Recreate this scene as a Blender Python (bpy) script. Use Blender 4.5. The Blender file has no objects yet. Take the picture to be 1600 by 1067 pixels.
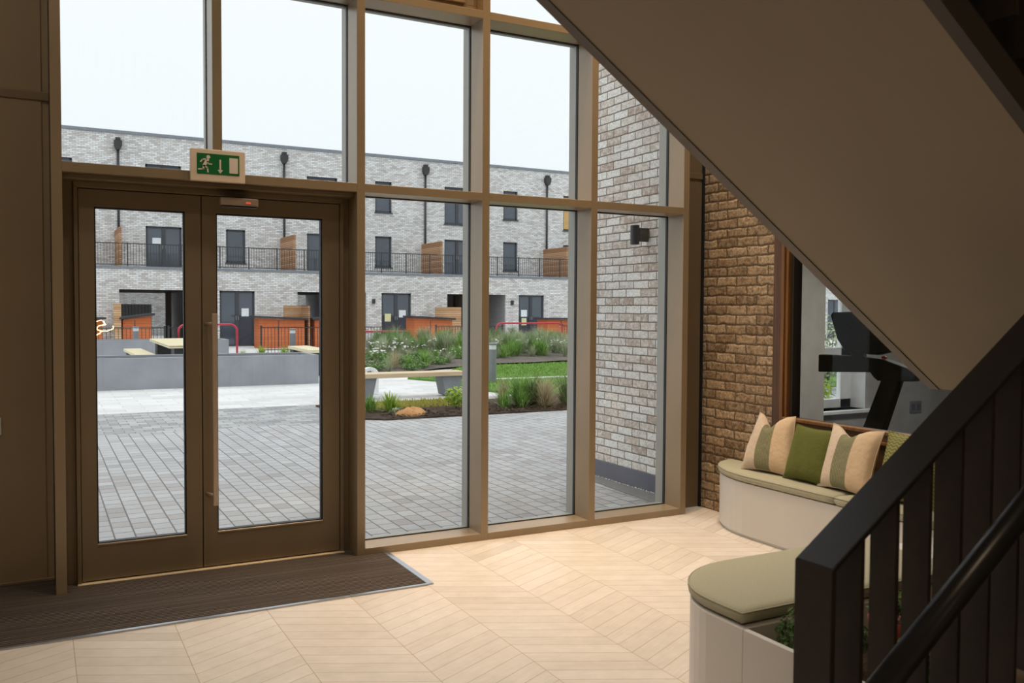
import bpy, math, random
from mathutils import Vector, Matrix
R = math.radians
rnd = random.Random(7)
C = bpy.context.scene.collection

# ------------------------------------------------------------------ camera
CAMX, CAMY, CAMZ = -1.8018, -5.4864, 1.6076
YAW, PITCH, ROLL, FPX = 0.4904, 0.0360, -0.0058, 1385.17
cam = bpy.data.cameras.new('camera')
cam.sensor_width = 36.0
cam.lens = 36.0 * FPX / 1600.0
cam.clip_start = 0.05
cam.clip_end = 500
cam.dof.use_dof = True
cam.dof.focus_distance = 8.5
cam.dof.aperture_fstop = 5.0
cob = bpy.data.objects.new('camera', cam)
C.objects.link(cob)
_f = Vector((math.sin(YAW) * math.cos(PITCH), math.cos(YAW) * math.cos(PITCH), -math.sin(PITCH)))
_r = Vector((math.cos(YAW), -math.sin(YAW), 0))
_d = _f.cross(_r)
_r2 = _r * math.cos(ROLL) + _d * math.sin(ROLL)
_d2 = -_r * math.sin(ROLL) + _d * math.cos(ROLL)
m = Matrix((_r2, -_d2, -_f)).transposed().to_4x4()
m.translation = (CAMX, CAMY, CAMZ)
cob.matrix_world = m
bpy.context.scene.camera = cob

# ------------------------------------------------------------------ world, lights, exposure
sc = bpy.context.scene
sc.view_settings.view_transform = 'Standard'
sc.view_settings.look = 'None'
sc.view_settings.exposure = 0.0
sc.view_settings.gamma = 1.0
sc.view_settings.use_curve_mapping = False
w = bpy.data.worlds.new('overcast_sky')
sc.world = w
w.use_nodes = True
wn = w.node_tree
bg = wn.nodes['Background']
tc = wn.nodes.new('ShaderNodeTexCoord')
sx = wn.nodes.new('ShaderNodeSeparateXYZ')
rp = wn.nodes.new('ShaderNodeValToRGB')
wn.links.new(tc.outputs['Generated'], sx.inputs[0])
wn.links.new(sx.outputs['Z'], rp.inputs[0])
wn.links.new(rp.outputs['Color'], bg.inputs['Color'])
rp.color_ramp.elements[0].position = 0.0
rp.color_ramp.elements[0].color = (0.50, 0.54, 0.57, 1)
rp.color_ramp.elements[1].position = 0.75
rp.color_ramp.elements[1].color = (1.0, 1.0, 1.0, 1)
e = rp.color_ramp.elements.new(0.33)
e.color = (0.56, 0.575, 0.585, 1)
bg.inputs['Strength'].default_value = 1.9

def area(name, loc, size, power, color, spread=170, rot=(0, 0, 0), sy=None):
    l = bpy.data.lights.new(name, 'AREA')
    l.energy = power
    l.color = color
    l.size = size
    if sy:
        l.shape = 'RECTANGLE'
        l.size_y = sy
    l.spread = R(spread)
    o = bpy.data.objects.new(name, l)
    C.objects.link(o)
    o.location = loc
    o.rotation_euler = rot
    return o
WARM = (1.0, 0.66, 0.34)
SOFT = (1.0, 0.89, 0.75)
for x, y, p, sp_, c_ in [(-0.4, -1.5, 16, 100, SOFT), (1.2, -1.2, 13, 100, SOFT), (2.45, -0.75, 20, 90, SOFT), (-3.2, -2.6, 34, 160, SOFT),  # last entry on this row is soft fill, added for bench and brick
                         (1.5, -0.42, 13, 60, WARM), (0.4, -0.42, 11, 60, WARM)]:
    area('downlight_or_fill', (x, y, 5.52), 0.22, p, c_, sp_)
area('rear_fill', (-2.2, -6.6, 5.5), 0.6, 40, (1.0, 0.76, 0.50), 150)  # unseen fill added behind the viewer, lifts the left panel
area('gym_fill', (5.0, -0.6, 2.68), 0.6, 45, (1.0, 0.94, 0.86), 160)  # added light that brightens the gym, no fitting modelled

# ------------------------------------------------------------------ node helpers
def new_mat(name):
    m = bpy.data.materials.new(name)
    m.use_nodes = True
    nt = m.node_tree
    nt.nodes.clear()
    out = nt.nodes.new('ShaderNodeOutputMaterial')
    return m, nt, out

class G:
    """tiny node-graph writer"""
    def __init__(s, nt): s.nt = nt
    def n(s, t, props=None, **ins):
        nd = s.nt.nodes.new(t)
        for k, v in (props or {}).items(): setattr(nd, k, v)
        for k, v in ins.items():
            key = int(k[1:]) if k[0] == '_' else k.replace('__', ' ')
            s.set(nd.inputs[key], v)
        return nd
    def set(s, sock, v):
        if hasattr(v, 'is_output'): s.nt.links.new(v, sock)
        else: sock.default_value = v
    def m(s, op, a, b=None, c=None):
        nd = s.nt.nodes.new('ShaderNodeMath'); nd.operation = op
        s.set(nd.inputs[0], a)
        if b is not None: s.set(nd.inputs[1], b)
        if c is not None: s.set(nd.inputs[2], c)
        return nd.outputs[0]
    def uv(s):
        t = s.n('ShaderNodeUVMap', {'uv_map': 'UVMap'})
        x = s.n('ShaderNodeSeparateXYZ', _0=t.outputs[0])
        return x.outputs[0], x.outputs[1]
    def vec(s, x, y, z=0.0):
        return s.n('ShaderNodeCombineXYZ', _0=x, _1=y, _2=z).outputs[0]
    def pos(s):
        return s.n('ShaderNodeTexCoord').outputs['Object']
    def noise(s, vec, scale, detail=3.0, rough=0.55):
        nd = s.n('ShaderNodeTexNoise', Scale=scale, Detail=detail, Roughness=rough)
        if vec is not None: s.set(nd.inputs['Vector'], vec)
        return nd.outputs['Fac']
    def white(s, vec, dim='2D'):
        nd = s.n('ShaderNodeTexWhiteNoise', {'noise_dimensions': dim}); s.set(nd.inputs['Vector'], vec)
        return nd.outputs['Value']
    def ramp(s, fac, stops, interp='LINEAR'):
        nd = s.n('ShaderNodeValToRGB'); s.set(nd.inputs[0], fac)
        cr = nd.color_ramp; cr.interpolation = interp
        while len(cr.elements) < len(stops): cr.elements.new(0.5)
        for el, (p, c) in zip(cr.elements, stops):
            el.position = p; el.color = (*c, 1)
        return nd.outputs['Color']
    def mix(s, fac, a, b, mode='MIX'):
        nd = s.n('ShaderNodeMix', {'data_type': 'RGBA', 'blend_type': mode})
        s.set(nd.inputs[0], fac)
        for i, v in ((6, a), (7, b)):
            if isinstance(v, tuple) and len(v) == 3: v = (*v, 1)
            s.set(nd.inputs[i], v)
        return nd.outputs[2]
    def step(s, x, a, b):
        nd = s.n('ShaderNodeMapRange', {'interpolation_type': 'SMOOTHSTEP'})
        s.set(nd.inputs[0], x); nd.inputs[1].default_value = a; nd.inputs[2].default_value = b
        return nd.outputs[0]
    def bsdf(s, out, color, rough=0.5, metal=0.0, bump=None, bstr=0.3, bdist=0.01, spec=0.5):
        b = s.n('ShaderNodeBsdfPrincipled')
        if isinstance(color, tuple): color = (*color[:3], 1)
        s.set(b.inputs['Base Color'], color); s.set(b.inputs['Roughness'], rough)
        s.set(b.inputs['Metallic'], metal); s.set(b.inputs['Specular IOR Level'], spec)
        if bump is not None:
            bp = s.n('ShaderNodeBump', Strength=bstr, Distance=bdist); s.set(bp.inputs['Height'], bump)
            s.nt.links.new(bp.outputs[0], b.inputs['Normal'])
        s.nt.links.new(b.outputs[0], out.inputs[0])
        return b

def plain(name, color, rough=0.5, metal=0.0, var=0.08, scale=6.0, bump=0.0, spec=0.5, bscale=60.0):
    """paint, metal, plaster: one colour with a faint mottling"""
    m, nt, out = new_mat(name); g = G(nt)
    p = g.pos()
    f = g.noise(p, scale, 4)
    a = tuple(c * (1 - var) for c in color); b = tuple(min(1, c * (1 + var)) for c in color)
    col = g.ramp(f, [(0.3, a), (0.7, b)])
    g.bsdf(out, col, rough, metal, g.noise(p, bscale, 3) if bump else None, bump, 0.004, spec)
    return m

def masonry(name, stops, mortar, bw=0.225, bh=0.075, mw=0.010, swap=False, off=0.5, dist=0.0, detail=0.25, blotch=0.0,
            bump=0.6, bdist=0.01, rough=0.9, soft=0.002, hscale=1.0, patch=None, mottle=0.0):
    """brick, block or slab bond in metres on the UV map"""
    m, nt, out = new_mat(name); g = G(nt)
    u, v = g.uv()
    if swap: u, v = v, u
    pv = g.vec(u, v)
    if dist:
        n1 = g.n('ShaderNodeTexNoise', Scale=14.0, Detail=3.0, Vector=pv)
        sp = g.n('ShaderNodeSeparateXYZ', _0=n1.outputs['Color'])
        u = g.m('ADD', u, g.m('MULTIPLY', g.m('SUBTRACT', sp.outputs[0], 0.5), dist))
        v = g.m('ADD', v, g.m('MULTIPLY', g.m('SUBTRACT', sp.outputs[1], 0.5), dist))
    rv = g.m('DIVIDE', v, bh); row = g.m('FLOOR', rv)
    ru = g.m('ADD', g.m('DIVIDE', u, bw), g.m('MULTIPLY', g.m('FLOORED_MODULO', row, 2.0), off)); colm = g.m('FLOOR', ru)
    du = g.m('MULTIPLY', g.m('PINGPONG', ru, 0.5), bw); dv = g.m('MULTIPLY', g.m('PINGPONG', rv, 0.5), bh)
    d = g.m('MINIMUM', du, dv)
    mask = g.step(d, mw / 2 - soft, mw / 2 + soft)
    idv = g.vec(colm, row)
    r1 = g.white(idv)
    col = g.ramp(r1, stops)
    n2 = g.noise(pv, 55.0 * hscale, 6, 0.7)
    dk = g.ramp(n2, [(0.25, (1 - detail,) * 3), (0.75, (1 + detail,) * 3)])
    col = g.mix(1.0, col, dk, 'MULTIPLY')
    if mottle:
        n5 = g.noise(g.vec(g.m('ADD', u, g.m('MULTIPLY', r1, 7.0)), v, r1), 26.0, 5, 0.75)
        col = g.mix(1.0, col, g.ramp(n5, [(0.36, (1 - mottle,) * 3), (0.5, (1.0,) * 3), (0.64, (1 + mottle * 0.8,) * 3)]), 'MULTIPLY')
    if blotch:
        n3 = g.noise(g.vec(g.m('ADD', u, g.m('MULTIPLY', r1, 3.0)), v), 18.0, 5, 0.7)
        col = g.mix(g.m('MULTIPLY', g.step(n3, 0.45, 0.62), blotch), col, patch or (0.8, 0.78, 0.75))
    n4 = g.noise(pv, 0.9, 3)
    col = g.mix(1.0, col, g.ramp(n4, [(0.3, (0.93,) * 3), (0.7, (1.06,) * 3)]), 'MULTIPLY')
    col = g.mix(mask, mortar, col)
    h = g.m('ADD', g.m('MULTIPLY', g.step(d, 0.0, mw / 2 + soft * 3), 1.0), g.m('MULTIPLY', n2, 0.35))
    g.bsdf(out, col, rough, 0.0, h, bump, bdist, 0.3)
    return m

def striped(name, stops, pitch, gap, gapcol, axis=1, rough=0.7, bump=0.5, bdist=0.004, grain=True):
    """boards, slats, ribs: parallel strips of one pitch with a dark joint"""
    m, nt, out = new_mat(name); g = G(nt)
    u, v = g.uv()
    a, b = (v, u) if axis == 1 else (u, v)
    r = g.m('DIVIDE', a, pitch)
    d = g.m('MULTIPLY', g.m('PINGPONG', r, 0.5), pitch)
    mask = g.step(d, gap / 2 - gap * 0.2, gap / 2 + gap * 0.2)
    rid = g.m('FLOOR', r)
    col = g.ramp(g.white(g.vec(rid, 3.0)), stops)
    if grain:
        gr = g.noise(g.vec(g.m('MULTIPLY', b, 1.5), g.m('MULTIPLY', a, 40.0), rid), 3.0, 4)
        col = g.mix(1.0, col, g.ramp(gr, [(0.3, (0.8,) * 3), (0.7, (1.15,) * 3)]), 'MULTIPLY')
    col = g.mix(mask, gapcol, col)
    g.bsdf(out, col, rough, 0.0, g.step(d, 0, gap), bump, bdist, 0.35)
    return m

def glass(name, tint=(0.97, 0.985, 0.98), base=0.035, rough=0.0):
    m, nt, out = new_mat(name); g = G(nt)
    lw = g.n('ShaderNodeLayerWeight', Blend=0.5)
    fac = g.m('ADD', g.m('MULTIPLY', g.m('POWER', lw.outputs['Facing'], 4.0), 0.6), base)
    t = g.n('ShaderNodeBsdfTransparent', Color=(*tint, 1))
    gl = g.n('ShaderNodeBsdfGlossy', Roughness=rough, Color=(1, 1, 1, 1))
    mx = g.n('ShaderNodeMixShader', _0=fac, _1=t.outputs[0], _2=gl.outputs[0])
    nt.links.new(mx.outputs[0], out.inputs[0])
    return m

def foliage(name, stops, rough=0.6, trans=0.25):
    m, nt, out = new_mat(name); g = G(nt)
    gi = g.n('ShaderNodeNewGeometry')
    f = g.m('ADD', g.m('MULTIPLY', gi.outputs['Random Per Island'], 0.75), g.m('MULTIPLY', g.noise(g.pos(), 4.0), 0.25))
    col = g.ramp(f, stops)
    b = g.bsdf(out, col, rough, spec=0.25)
    tr = g.n('ShaderNodeBsdfTranslucent', Color=col)
    mx = g.n('ShaderNodeMixShader', _0=trans, _1=b.outputs[0], _2=tr.outputs[0])
    nt.links.new(mx.outputs[0], out.inputs[0])
    return m

def chevron(name):
    m, nt, out = new_mat(name); g = G(nt)
    u, v = g.uv()
    S, PH, T, ST = 0.463, 0.178, 0.5, 0.112
    c = g.m('DIVIDE', g.m('SUBTRACT', u, PH), S)
    k = g.m('FLOOR', c); f = g.m('SUBTRACT', c, k)
    dr = g.m('SUBTRACT', g.m('MULTIPLY', g.m('FLOORED_MODULO', k, 2.0), 2.0), 1.0)   # even columns fall, odd columns rise
    fs = g.m('ADD', f, g.m('MULTIPLY', g.m('COMPARE', dr, -1.0, 0.1), -1.0))
    yy = g.m('SUBTRACT', v, g.m('MULTIPLY', g.m('ABSOLUTE', fs), S * T))
    r = g.m('DIVIDE', yy, ST); row = g.m('FLOOR', r)
    d1 = g.m('MULTIPLY', g.m('PINGPONG', r, 0.5), ST * 0.89); d2 = g.m('MULTIPLY', g.m('PINGPONG', c, 0.5), S)
    d = g.m('MINIMUM', d1, d2)
    mask = g.step(d, 0.0006, 0.0024)
    rr = g.white(g.vec(k, row))
    ax = g.m('ADD', g.m('MULTIPLY', u, 1.0), g.m('MULTIPLY', g.m('MULTIPLY', dr, v), 0.5))
    grain = g.noise(g.vec(g.m('MULTIPLY', ax, 2.5), g.m('MULTIPLY', yy, 60.0), g.m('MULTIPLY', rr, 50.0)), 2.0, 5, 0.6)
    blot = g.noise(g.vec(u, v), 9.0, 5, 0.65)
    col = g.ramp(rr, [(0.0, (0.60, 0.535, 0.465)), (0.1, (0.655, 0.59, 0.52)), (0.6, (0.685, 0.62, 0.55)), (1.0, (0.715, 0.655, 0.59))])
    col = g.mix(1.0, col, g.ramp(grain, [(0.3, (0.92,) * 3), (0.7, (1.06,) * 3)]), 'MULTIPLY')
    col = g.mix(1.0, col, g.ramp(blot, [(0.3, (0.93,) * 3), (0.7, (1.05,) * 3)]), 'MULTIPLY')
    col = g.mix(mask, (0.40, 0.29, 0.18), col)
    g.bsdf(out, col, 0.48, 0.0, mask, 0.25, 0.002, 0.4)
    return m

def banded(name):
    """linen cushion cover with a ribbed green band, across the cover's own U"""
    m, nt, out = new_mat(name); g = G(nt)
    u, v = g.uv()
    rib = g.m('PINGPONG', g.m('DIVIDE', u, 0.0125), 0.5)
    cream1 = (0.70, 0.57, 0.45); cream2 = (0.72, 0.54, 0.36)
    grn = g.mix(g.step(rib, 0.06, 0.2), (0.16, 0.155, 0.085), (0.29, 0.275, 0.165))
    lo = g.step(u, 0.134, 0.137); hi = g.step(u, 0.262, 0.265)
    col = g.mix(lo, cream1, grn); col = g.mix(hi, col, cream2)
    wv = g.noise(g.vec(u, v), 500.0, 2)
    col = g.mix(1.0, col, g.ramp(wv, [(0.3, (0.9,) * 3), (0.7, (1.07,) * 3)]), 'MULTIPLY')
    big = g.noise(g.vec(u, v), 9.0, 3)
    h = g.m('ADD', g.m('MULTIPLY', wv, 0.2), g.m('MULTIPLY', big, 3.0))
    g.bsdf(out, col, 0.9, 0.0, h, 0.5, 0.01, 0.2)
    return m

def weave(name, a, b, scale=420.0, rough=0.92, wrinkle=0.0, sheen=0.0):
    m, nt, out = new_mat(name); g = G(nt)
    u, v = g.uv(); p = g.vec(u, v)
    n = g.noise(p, scale, 3, 0.7)
    col = g.ramp(n, [(0.3, a), (0.7, b)])
    h = n if not wrinkle else g.m('ADD', g.m('MULTIPLY', n, 0.2), g.m('MULTIPLY', g.noise(p, 14.0, 3), 4.0 * wrinkle))
    bs = g.bsdf(out, col, rough, 0.0, h, 0.35, 0.006, 0.2)
    if sheen:
        bs.inputs['Sheen Weight'].default_value = sheen
        bs.inputs['Sheen Tint'].default_value = (*b, 1)
    return m

def quilt(name):
    m, nt, out = new_mat(name); g = G(nt)
    u, v = g.uv()
    r = g.m('ADD', g.m('DIVIDE', v, 0.022), g.m('MULTIPLY', g.m('SINE', g.m('MULTIPLY', u, 150.0)), 0.25))
    d = g.m('PINGPONG', r, 0.5)
    col = g.ramp(d, [(0.0, (0.13, 0.13, 0.04)), (0.3, (0.30, 0.29, 0.11))])
    g.bsdf(out, col, 0.85, 0.0, d, 0.6, 0.01, 0.2)
    return m

def wood(name, a, b, rough=0.45, axis='Z'):
    m, nt, out = new_mat(name); g = G(nt)
    sp = g.n('ShaderNodeSeparateXYZ', _0=g.pos())
    k = {'X': (1.2, 30, 30), 'Y': (30, 1.2, 30), 'Z': (30, 30, 1.2)}[axis]
    p = g.vec(g.m('MULTIPLY', sp.outputs[0], k[0]), g.m('MULTIPLY', sp.outputs[1], k[1]), g.m('MULTIPLY', sp.outputs[2], k[2]))
    n = g.noise(p, 1.6, 5, 0.6)
    g.bsdf(out, g.ramp(n, [(0.3, a), (0.7, b)]), rough, 0.0, n, 0.15, 0.003, 0.4)
    return m

def ground(name, stops, scale, bump=0.5, bdist=0.03, fine=60.0, rough=0.95):
    m, nt, out = new_mat(name); g = G(nt)
    p = g.pos()
    n = g.noise(p, scale, 6, 0.7); f = g.noise(p, fine, 4, 0.7)
    x = g.m('ADD', g.m('MULTIPLY', n, 0.5), g.m('MULTIPLY', f, 0.5))
    g.bsdf(out, g.ramp(x, stops), rough, 0.0, f, bump, bdist, 0.2)
    return m

def emit(name, color, strength):
    m, nt, out = new_mat(name); g = G(nt)
    e = g.n('ShaderNodeEmission', Color=(*color, 1), Strength=strength)
    nt.links.new(e.outputs[0], out.inputs[0])
    return m

M = {}
M['bronze'] = plain('bronze_paint', (0.305, 0.225, 0.135), 0.32, 0.15, 0.05, 3.0, 0.03, 0.8)
M['bronze_dark'] = plain('dark_bronze_paint', (0.215, 0.16, 0.095), 0.45, 0.25, 0.06, 3.0, 0.03)
M['panel'] = plain('bronze_panel', (0.29, 0.215, 0.13), 0.5, 0.1, 0.06, 1.5, 0.03)
M['gasket'] = plain('black_rubber', (0.012, 0.014, 0.018), 0.6)
M['cap'] = plain('grey_bronze_cap', (0.34, 0.33, 0.30), 0.45, 0.2, 0.05, 3.0)
M['glass'] = glass('clear_glass')
M['glass_gym'] = glass('internal_glass', (0.95, 0.965, 0.96), 0.006)
M['floor'] = chevron('chevron_floor')
M['mat'] = striped('ribbed_carpet', [(0, (0.105, 0.08, 0.064)), (1, (0.16, 0.125, 0.10))], 0.024, 0.011, (0.012, 0.008, 0.006), 1, 0.95, 0.9, 0.008)
M['alu'] = plain('mill_aluminium', (0.42, 0.45, 0.50), 0.32, 0.9, 0.05, 20.0)
M['gold'] = plain('brass_threshold', (0.85, 0.70, 0.46), 0.35, 0.2, 0.05, 20.0)
M['handle'] = plain('satin_bronze', (0.58, 0.44, 0.32), 0.35, 0.5, 0.05, 20.0)
M['brick_in'] = masonry('tan_brick', [(0, (0.22, 0.14, 0.08)), (0.3, (0.34, 0.23, 0.135)), (0.7, (0.42, 0.29, 0.175)), (1, (0.50, 0.37, 0.24))],
                        (0.135, 0.095, 0.062), mw=0.010, dist=0.030, detail=0.85, blotch=0.6, patch=(0.50, 0.40, 0.28), bump=0.6, bdist=0.012, soft=0.004, mottle=0.45)
M['brick_out'] = masonry('white_washed_brick', [(0, (0.46, 0.36, 0.30)), (0.25, (0.60, 0.52, 0.46)), (0.6, (0.70, 0.66, 0.61)), (1, (0.82, 0.80, 0.77))],
                         (0.24, 0.20, 0.17), mw=0.010, dist=0.012, detail=0.5, blotch=0.65, patch=(0.84, 0.83, 0.81), bump=0.7, bdist=0.01, mottle=0.16)
M['brick_far'] = masonry('pale_grey_brick', [(0, (0.51, 0.475, 0.455)), (0.3, (0.65, 0.64, 0.63)), (0.7, (0.75, 0.755, 0.76)), (1, (0.84, 0.85, 0.86))],
                         (0.33, 0.315, 0.31), mw=0.016, detail=0.2, bump=0.3, bdist=0.01, soft=0.004)
M['paver'] = masonry('grey_block_paving', [(0, (0.31, 0.31, 0.32)), (0.12, (0.365, 0.352, 0.355)), (0.3, (0.385, 0.39, 0.405)), (0.8, (0.415, 0.422, 0.44)), (1, (0.45, 0.457, 0.475))],
                     (0.13, 0.125, 0.12), bw=0.172, bh=0.135, mw=0.010, swap=True, dist=0.004, detail=0.12, bump=0.5, bdist=0.008, rough=0.75, soft=0.002)
M['paver_band'] = masonry('dark_block_paving', [(0, (0.25, 0.255, 0.265)), (0.5, (0.34, 0.345, 0.355)), (1, (0.41, 0.42, 0.43))],
                          (0.14, 0.14, 0.14), bw=0.24, bh=0.16, mw=0.010, dist=0.004, detail=0.12, bump=0.5, bdist=0.008, rough=0.75)
M['slab'] = masonry('pale_paving_slab', [(0, (0.54, 0.545, 0.55)), (0.5, (0.60, 0.605, 0.61)), (1, (0.66, 0.665, 0.67))],
                    (0.40, 0.40, 0.40), bw=0.6, bh=0.3, mw=0.010, detail=0.06, bump=0.2, bdist=0.004, rough=0.7, hscale=0.4)
M['asphalt'] = ground('grey_grit', [(0.3, (0.15, 0.15, 0.155)), (0.7, (0.26, 0.26, 0.26))], 20, 0.5, 0.006, 200)
M['pebble'] = plain('white_pebble', (0.78, 0.78, 0.76), 0.7)
M['plinth'] = plain('blue_grey_render', (0.105, 0.115, 0.155), 0.7, 0, 0.08, 6.0, 0.2)
M['lawn'] = ground('lawn_earth', [(0.3, (0.07, 0.15, 0.03)), (0.7, (0.16, 0.30, 0.06))], 3.0, 0.4, 0.02, 80)
M['blade_lawn'] = foliage('lawn_blades', [(0.1, (0.10, 0.22, 0.03)), (0.9, (0.27, 0.42, 0.09))])
M['soil'] = ground('bark_mulch', [(0.3, (0.035, 0.025, 0.02)), (0.55, (0.11, 0.075, 0.055)), (0.75, (0.24, 0.17, 0.13))], 9.0, 1.0, 0.04, 45)
M['soil_grey'] = ground('grey_brown_earth', [(0.3, (0.10, 0.085, 0.075)), (0.55, (0.22, 0.19, 0.17)), (0.75, (0.36, 0.31, 0.29))], 4.0, 1.0, 0.06, 30)
M['concrete'] = plain('grey_concrete', (0.285, 0.30, 0.33), 0.75, 0, 0.10, 2.2, 0.15)
M['concrete_dark'] = plain('dark_concrete', (0.20, 0.215, 0.235), 0.75, 0, 0.10, 4.0, 0.15)
M['bollard'] = plain('grey_powder_coat', (0.20, 0.21, 0.23), 0.5, 0.1)
M['bollard_head'] = plain('frosted_lens', (0.62, 0.64, 0.64), 0.4)
M['timber_top'] = striped('pale_timber_boards', [(0, (0.62, 0.55, 0.36)), (1, (0.74, 0.67, 0.47))], 0.12, 0.010, (0.18, 0.15, 0.09), 1, 0.6)
M['timber_bench'] = wood('oiled_bench_timber', (0.50, 0.36, 0.22), (0.66, 0.54, 0.37), 0.55, 'X')
M['black_steel'] = plain('black_steel', (0.035, 0.04, 0.045), 0.5, 0.2)
M['slats'] = striped('larch_slats', [(0, (0.36, 0.18, 0.09)), (0.5, (0.47, 0.25, 0.13)), (1, (0.58, 0.35, 0.20))], 0.085, 0.016, (0.09, 0.045, 0.025), 1, 0.7)
M['slats_pale'] = striped('pale_larch_slats', [(0, (0.47, 0.27, 0.14)), (0.5, (0.57, 0.35, 0.19)), (1, (0.66, 0.44, 0.27))], 0.085, 0.014, (0.16, 0.09, 0.05), 1, 0.7)
M['shed'] = striped('orange_stained_boards', [(0, (0.47, 0.115, 0.035)), (1, (0.60, 0.175, 0.06))], 0.11, 0.008, (0.20, 0.05, 0.02), 1, 0.6)
M['shed_roof'] = plain('dark_felt', (0.035, 0.038, 0.045), 0.8)
M['win_frame'] = plain('anthracite_frame', (0.045, 0.052, 0.065), 0.5)
M['win_dark'] = plain('dark_window_glass', (0.06, 0.075, 0.10), 0.06, 0.0, 0.15, 0.8, 0.0, 0.8)
M['win_blind'] = plain('amber_blind', (0.62, 0.38, 0.14), 0.8)
M['coping'] = plain('grey_coping', (0.20, 0.225, 0.26), 0.6)
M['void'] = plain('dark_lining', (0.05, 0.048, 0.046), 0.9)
M['lining'] = plain('grey_render_lining', (0.34, 0.345, 0.36), 0.85)
M['fence_grey'] = striped('grey_boards', [(0, (0.42, 0.44, 0.47)), (1, (0.50, 0.52, 0.55))], 0.14, 0.015, (0.05, 0.05, 0.055), 0, 0.7)
M['paper'] = plain('white_paper', (0.78, 0.82, 0.86), 0.8)
M['paper_yellow'] = plain('yellow_paper', (0.72, 0.72, 0.40), 0.8)
M['red'] = plain('red_paint', (0.52, 0.03, 0.06), 0.45)
M['pipe'] = plain('brown_black_pipe', (0.03, 0.028, 0.032), 0.5)
M['wall_lamp'] = plain('dark_grey_lamp', (0.055, 0.055, 0.065), 0.5, 0.2)
M['soffit'] = plain('painted_plaster', (0.35, 0.295, 0.23), 0.85, 0, 0.04, 1.2, 0.1)
M['stringer'] = plain('dark_steel_stringer', (0.065, 0.056, 0.050), 0.55, 0.2)
M['stringer_far'] = plain('brown_steel_edge', (0.16, 0.135, 0.12), 0.55, 0.1)
M['rail'] = plain('black_powder_coat', (0.020, 0.020, 0.024), 0.42, 0.1, 0.1, 30.0, 0.05)
M['baluster'] = plain('brown_black_powder_coat', (0.033, 0.024, 0.021), 0.55, 0.1, 0.1, 30.0, 0.05)
M['handrail'] = plain('gloss_black_rail', (0.012, 0.013, 0.016), 0.34, 0.1)
M['tread'] = plain('dark_stair_tread', (0.12, 0.11, 0.10), 0.8)
M['laminate'] = plain('cream_laminate', (0.67, 0.645, 0.615), 0.5, 0, 0.02, 2.0)
M['seat'] = weave('sage_weave', (0.33, 0.315, 0.22), (0.53, 0.51, 0.385), 260.0)
M['band'] = banded('banded_linen')
M['velvet'] = weave('olive_velvet', (0.095, 0.105, 0.022), (0.14, 0.15, 0.036), 300, 0.8, 1.2, 0.35)
M['quilt'] = quilt('olive_quilt')
M['walnut'] = wood('walnut_board', (0.085, 0.045, 0.028), (0.16, 0.085, 0.052), 0.5)
M['walnut_h'] = wood('walnut_rail', (0.10, 0.05, 0.028), (0.20, 0.10, 0.055), 0.45, 'Y')
M['amber'] = wood('amber_stained_bead', (0.17, 0.075, 0.02), (0.30, 0.14, 0.045), 0.4)
M['frame_dark'] = plain('dark_glazing_bead', (0.035, 0.028, 0.022), 0.5)
M['gym_wall'] = plain('gym_wall_paint', (0.42, 0.41, 0.40), 0.85)
M['gym_pier'] = plain('gym_pier_paint', (0.44, 0.42, 0.385), 0.85)
M['white'] = plain('white_paint', (0.80, 0.82, 0.84), 0.5)
M['tread_black'] = plain('treadmill_plastic', (0.016, 0.016, 0.014), 0.7, 0.0, 0.08, 6.0, 0.0, 0.2)
M['tread_grey'] = plain('treadmill_grey', (0.10, 0.10, 0.105), 0.4)
M['sign_white'] = plain('sign_housing', (0.80, 0.64, 0.47), 0.5)
M['sign_green'] = plain('sign_green', (0.006, 0.145, 0.035), 0.4)
M['sign_mark'] = plain('sign_mark', (0.80, 0.68, 0.56), 0.5)
M['sensor'] = plain('sensor_cover', (0.30, 0.215, 0.15), 0.4)
M['led'] = emit('red_led', (1.0, 0.12, 0.08), 0.7)
M['glow'] = emit('warm_filament', (1.0, 0.72, 0.40), 26.0)
M['switch'] = plain('satin_plate', (0.55, 0.60, 0.56), 0.35, 0.3)
M['terracotta'] = plain('red_glazed_pot', (0.34, 0.05, 0.03), 0.4)
M['pot_pale'] = plain('pale_stone_pot', (0.55, 0.40, 0.27), 0.7)
M['ceiling'] = plain('ceiling_paint', (0.62, 0.58, 0.52), 0.9)
M['wall_paint'] = plain('wall_paint', (0.40, 0.35, 0.29), 0.9)
M['orange_patch'] = ground('mottled_orange', [(0.3, (0.42, 0.20, 0.08)), (0.6, (0.62, 0.34, 0.15)), (0.8, (0.72, 0.46, 0.24))], 6.0, 0.6, 0.03, 40)
M['g_green'] = foliage('green_grass', [(0.1, (0.072, 0.174, 0.036)), (0.5, (0.189, 0.362, 0.072)), (0.9, (0.435, 0.580, 0.203))])
M['g_dark'] = foliage('dark_green_grass', [(0.1, (0.056, 0.120, 0.040)), (0.5, (0.144, 0.248, 0.080)), (0.9, (0.352, 0.448, 0.192))])
M['g_grey'] = foliage('grey_green_grass', [(0.1, (0.176, 0.216, 0.135)), (0.5, (0.338, 0.392, 0.243)), (0.9, (0.567, 0.608, 0.405))])
M['g_tan'] = foliage('straw_grass', [(0.1, (0.276, 0.218, 0.127)), (0.5, (0.483, 0.391, 0.253)), (0.9, (0.667, 0.575, 0.391))])
M['g_lime'] = foliage('lime_leaf', [(0.1, (0.168, 0.288, 0.036)), (0.5, (0.324, 0.480, 0.072)), (0.9, (0.576, 0.624, 0.144))])
M['g_yellow'] = foliage('yellow_grass', [(0.1, (0.30, 0.32, 0.06)), (0.5, (0.45, 0.42, 0.09)), (0.9, (0.55, 0.47, 0.14))])
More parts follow.
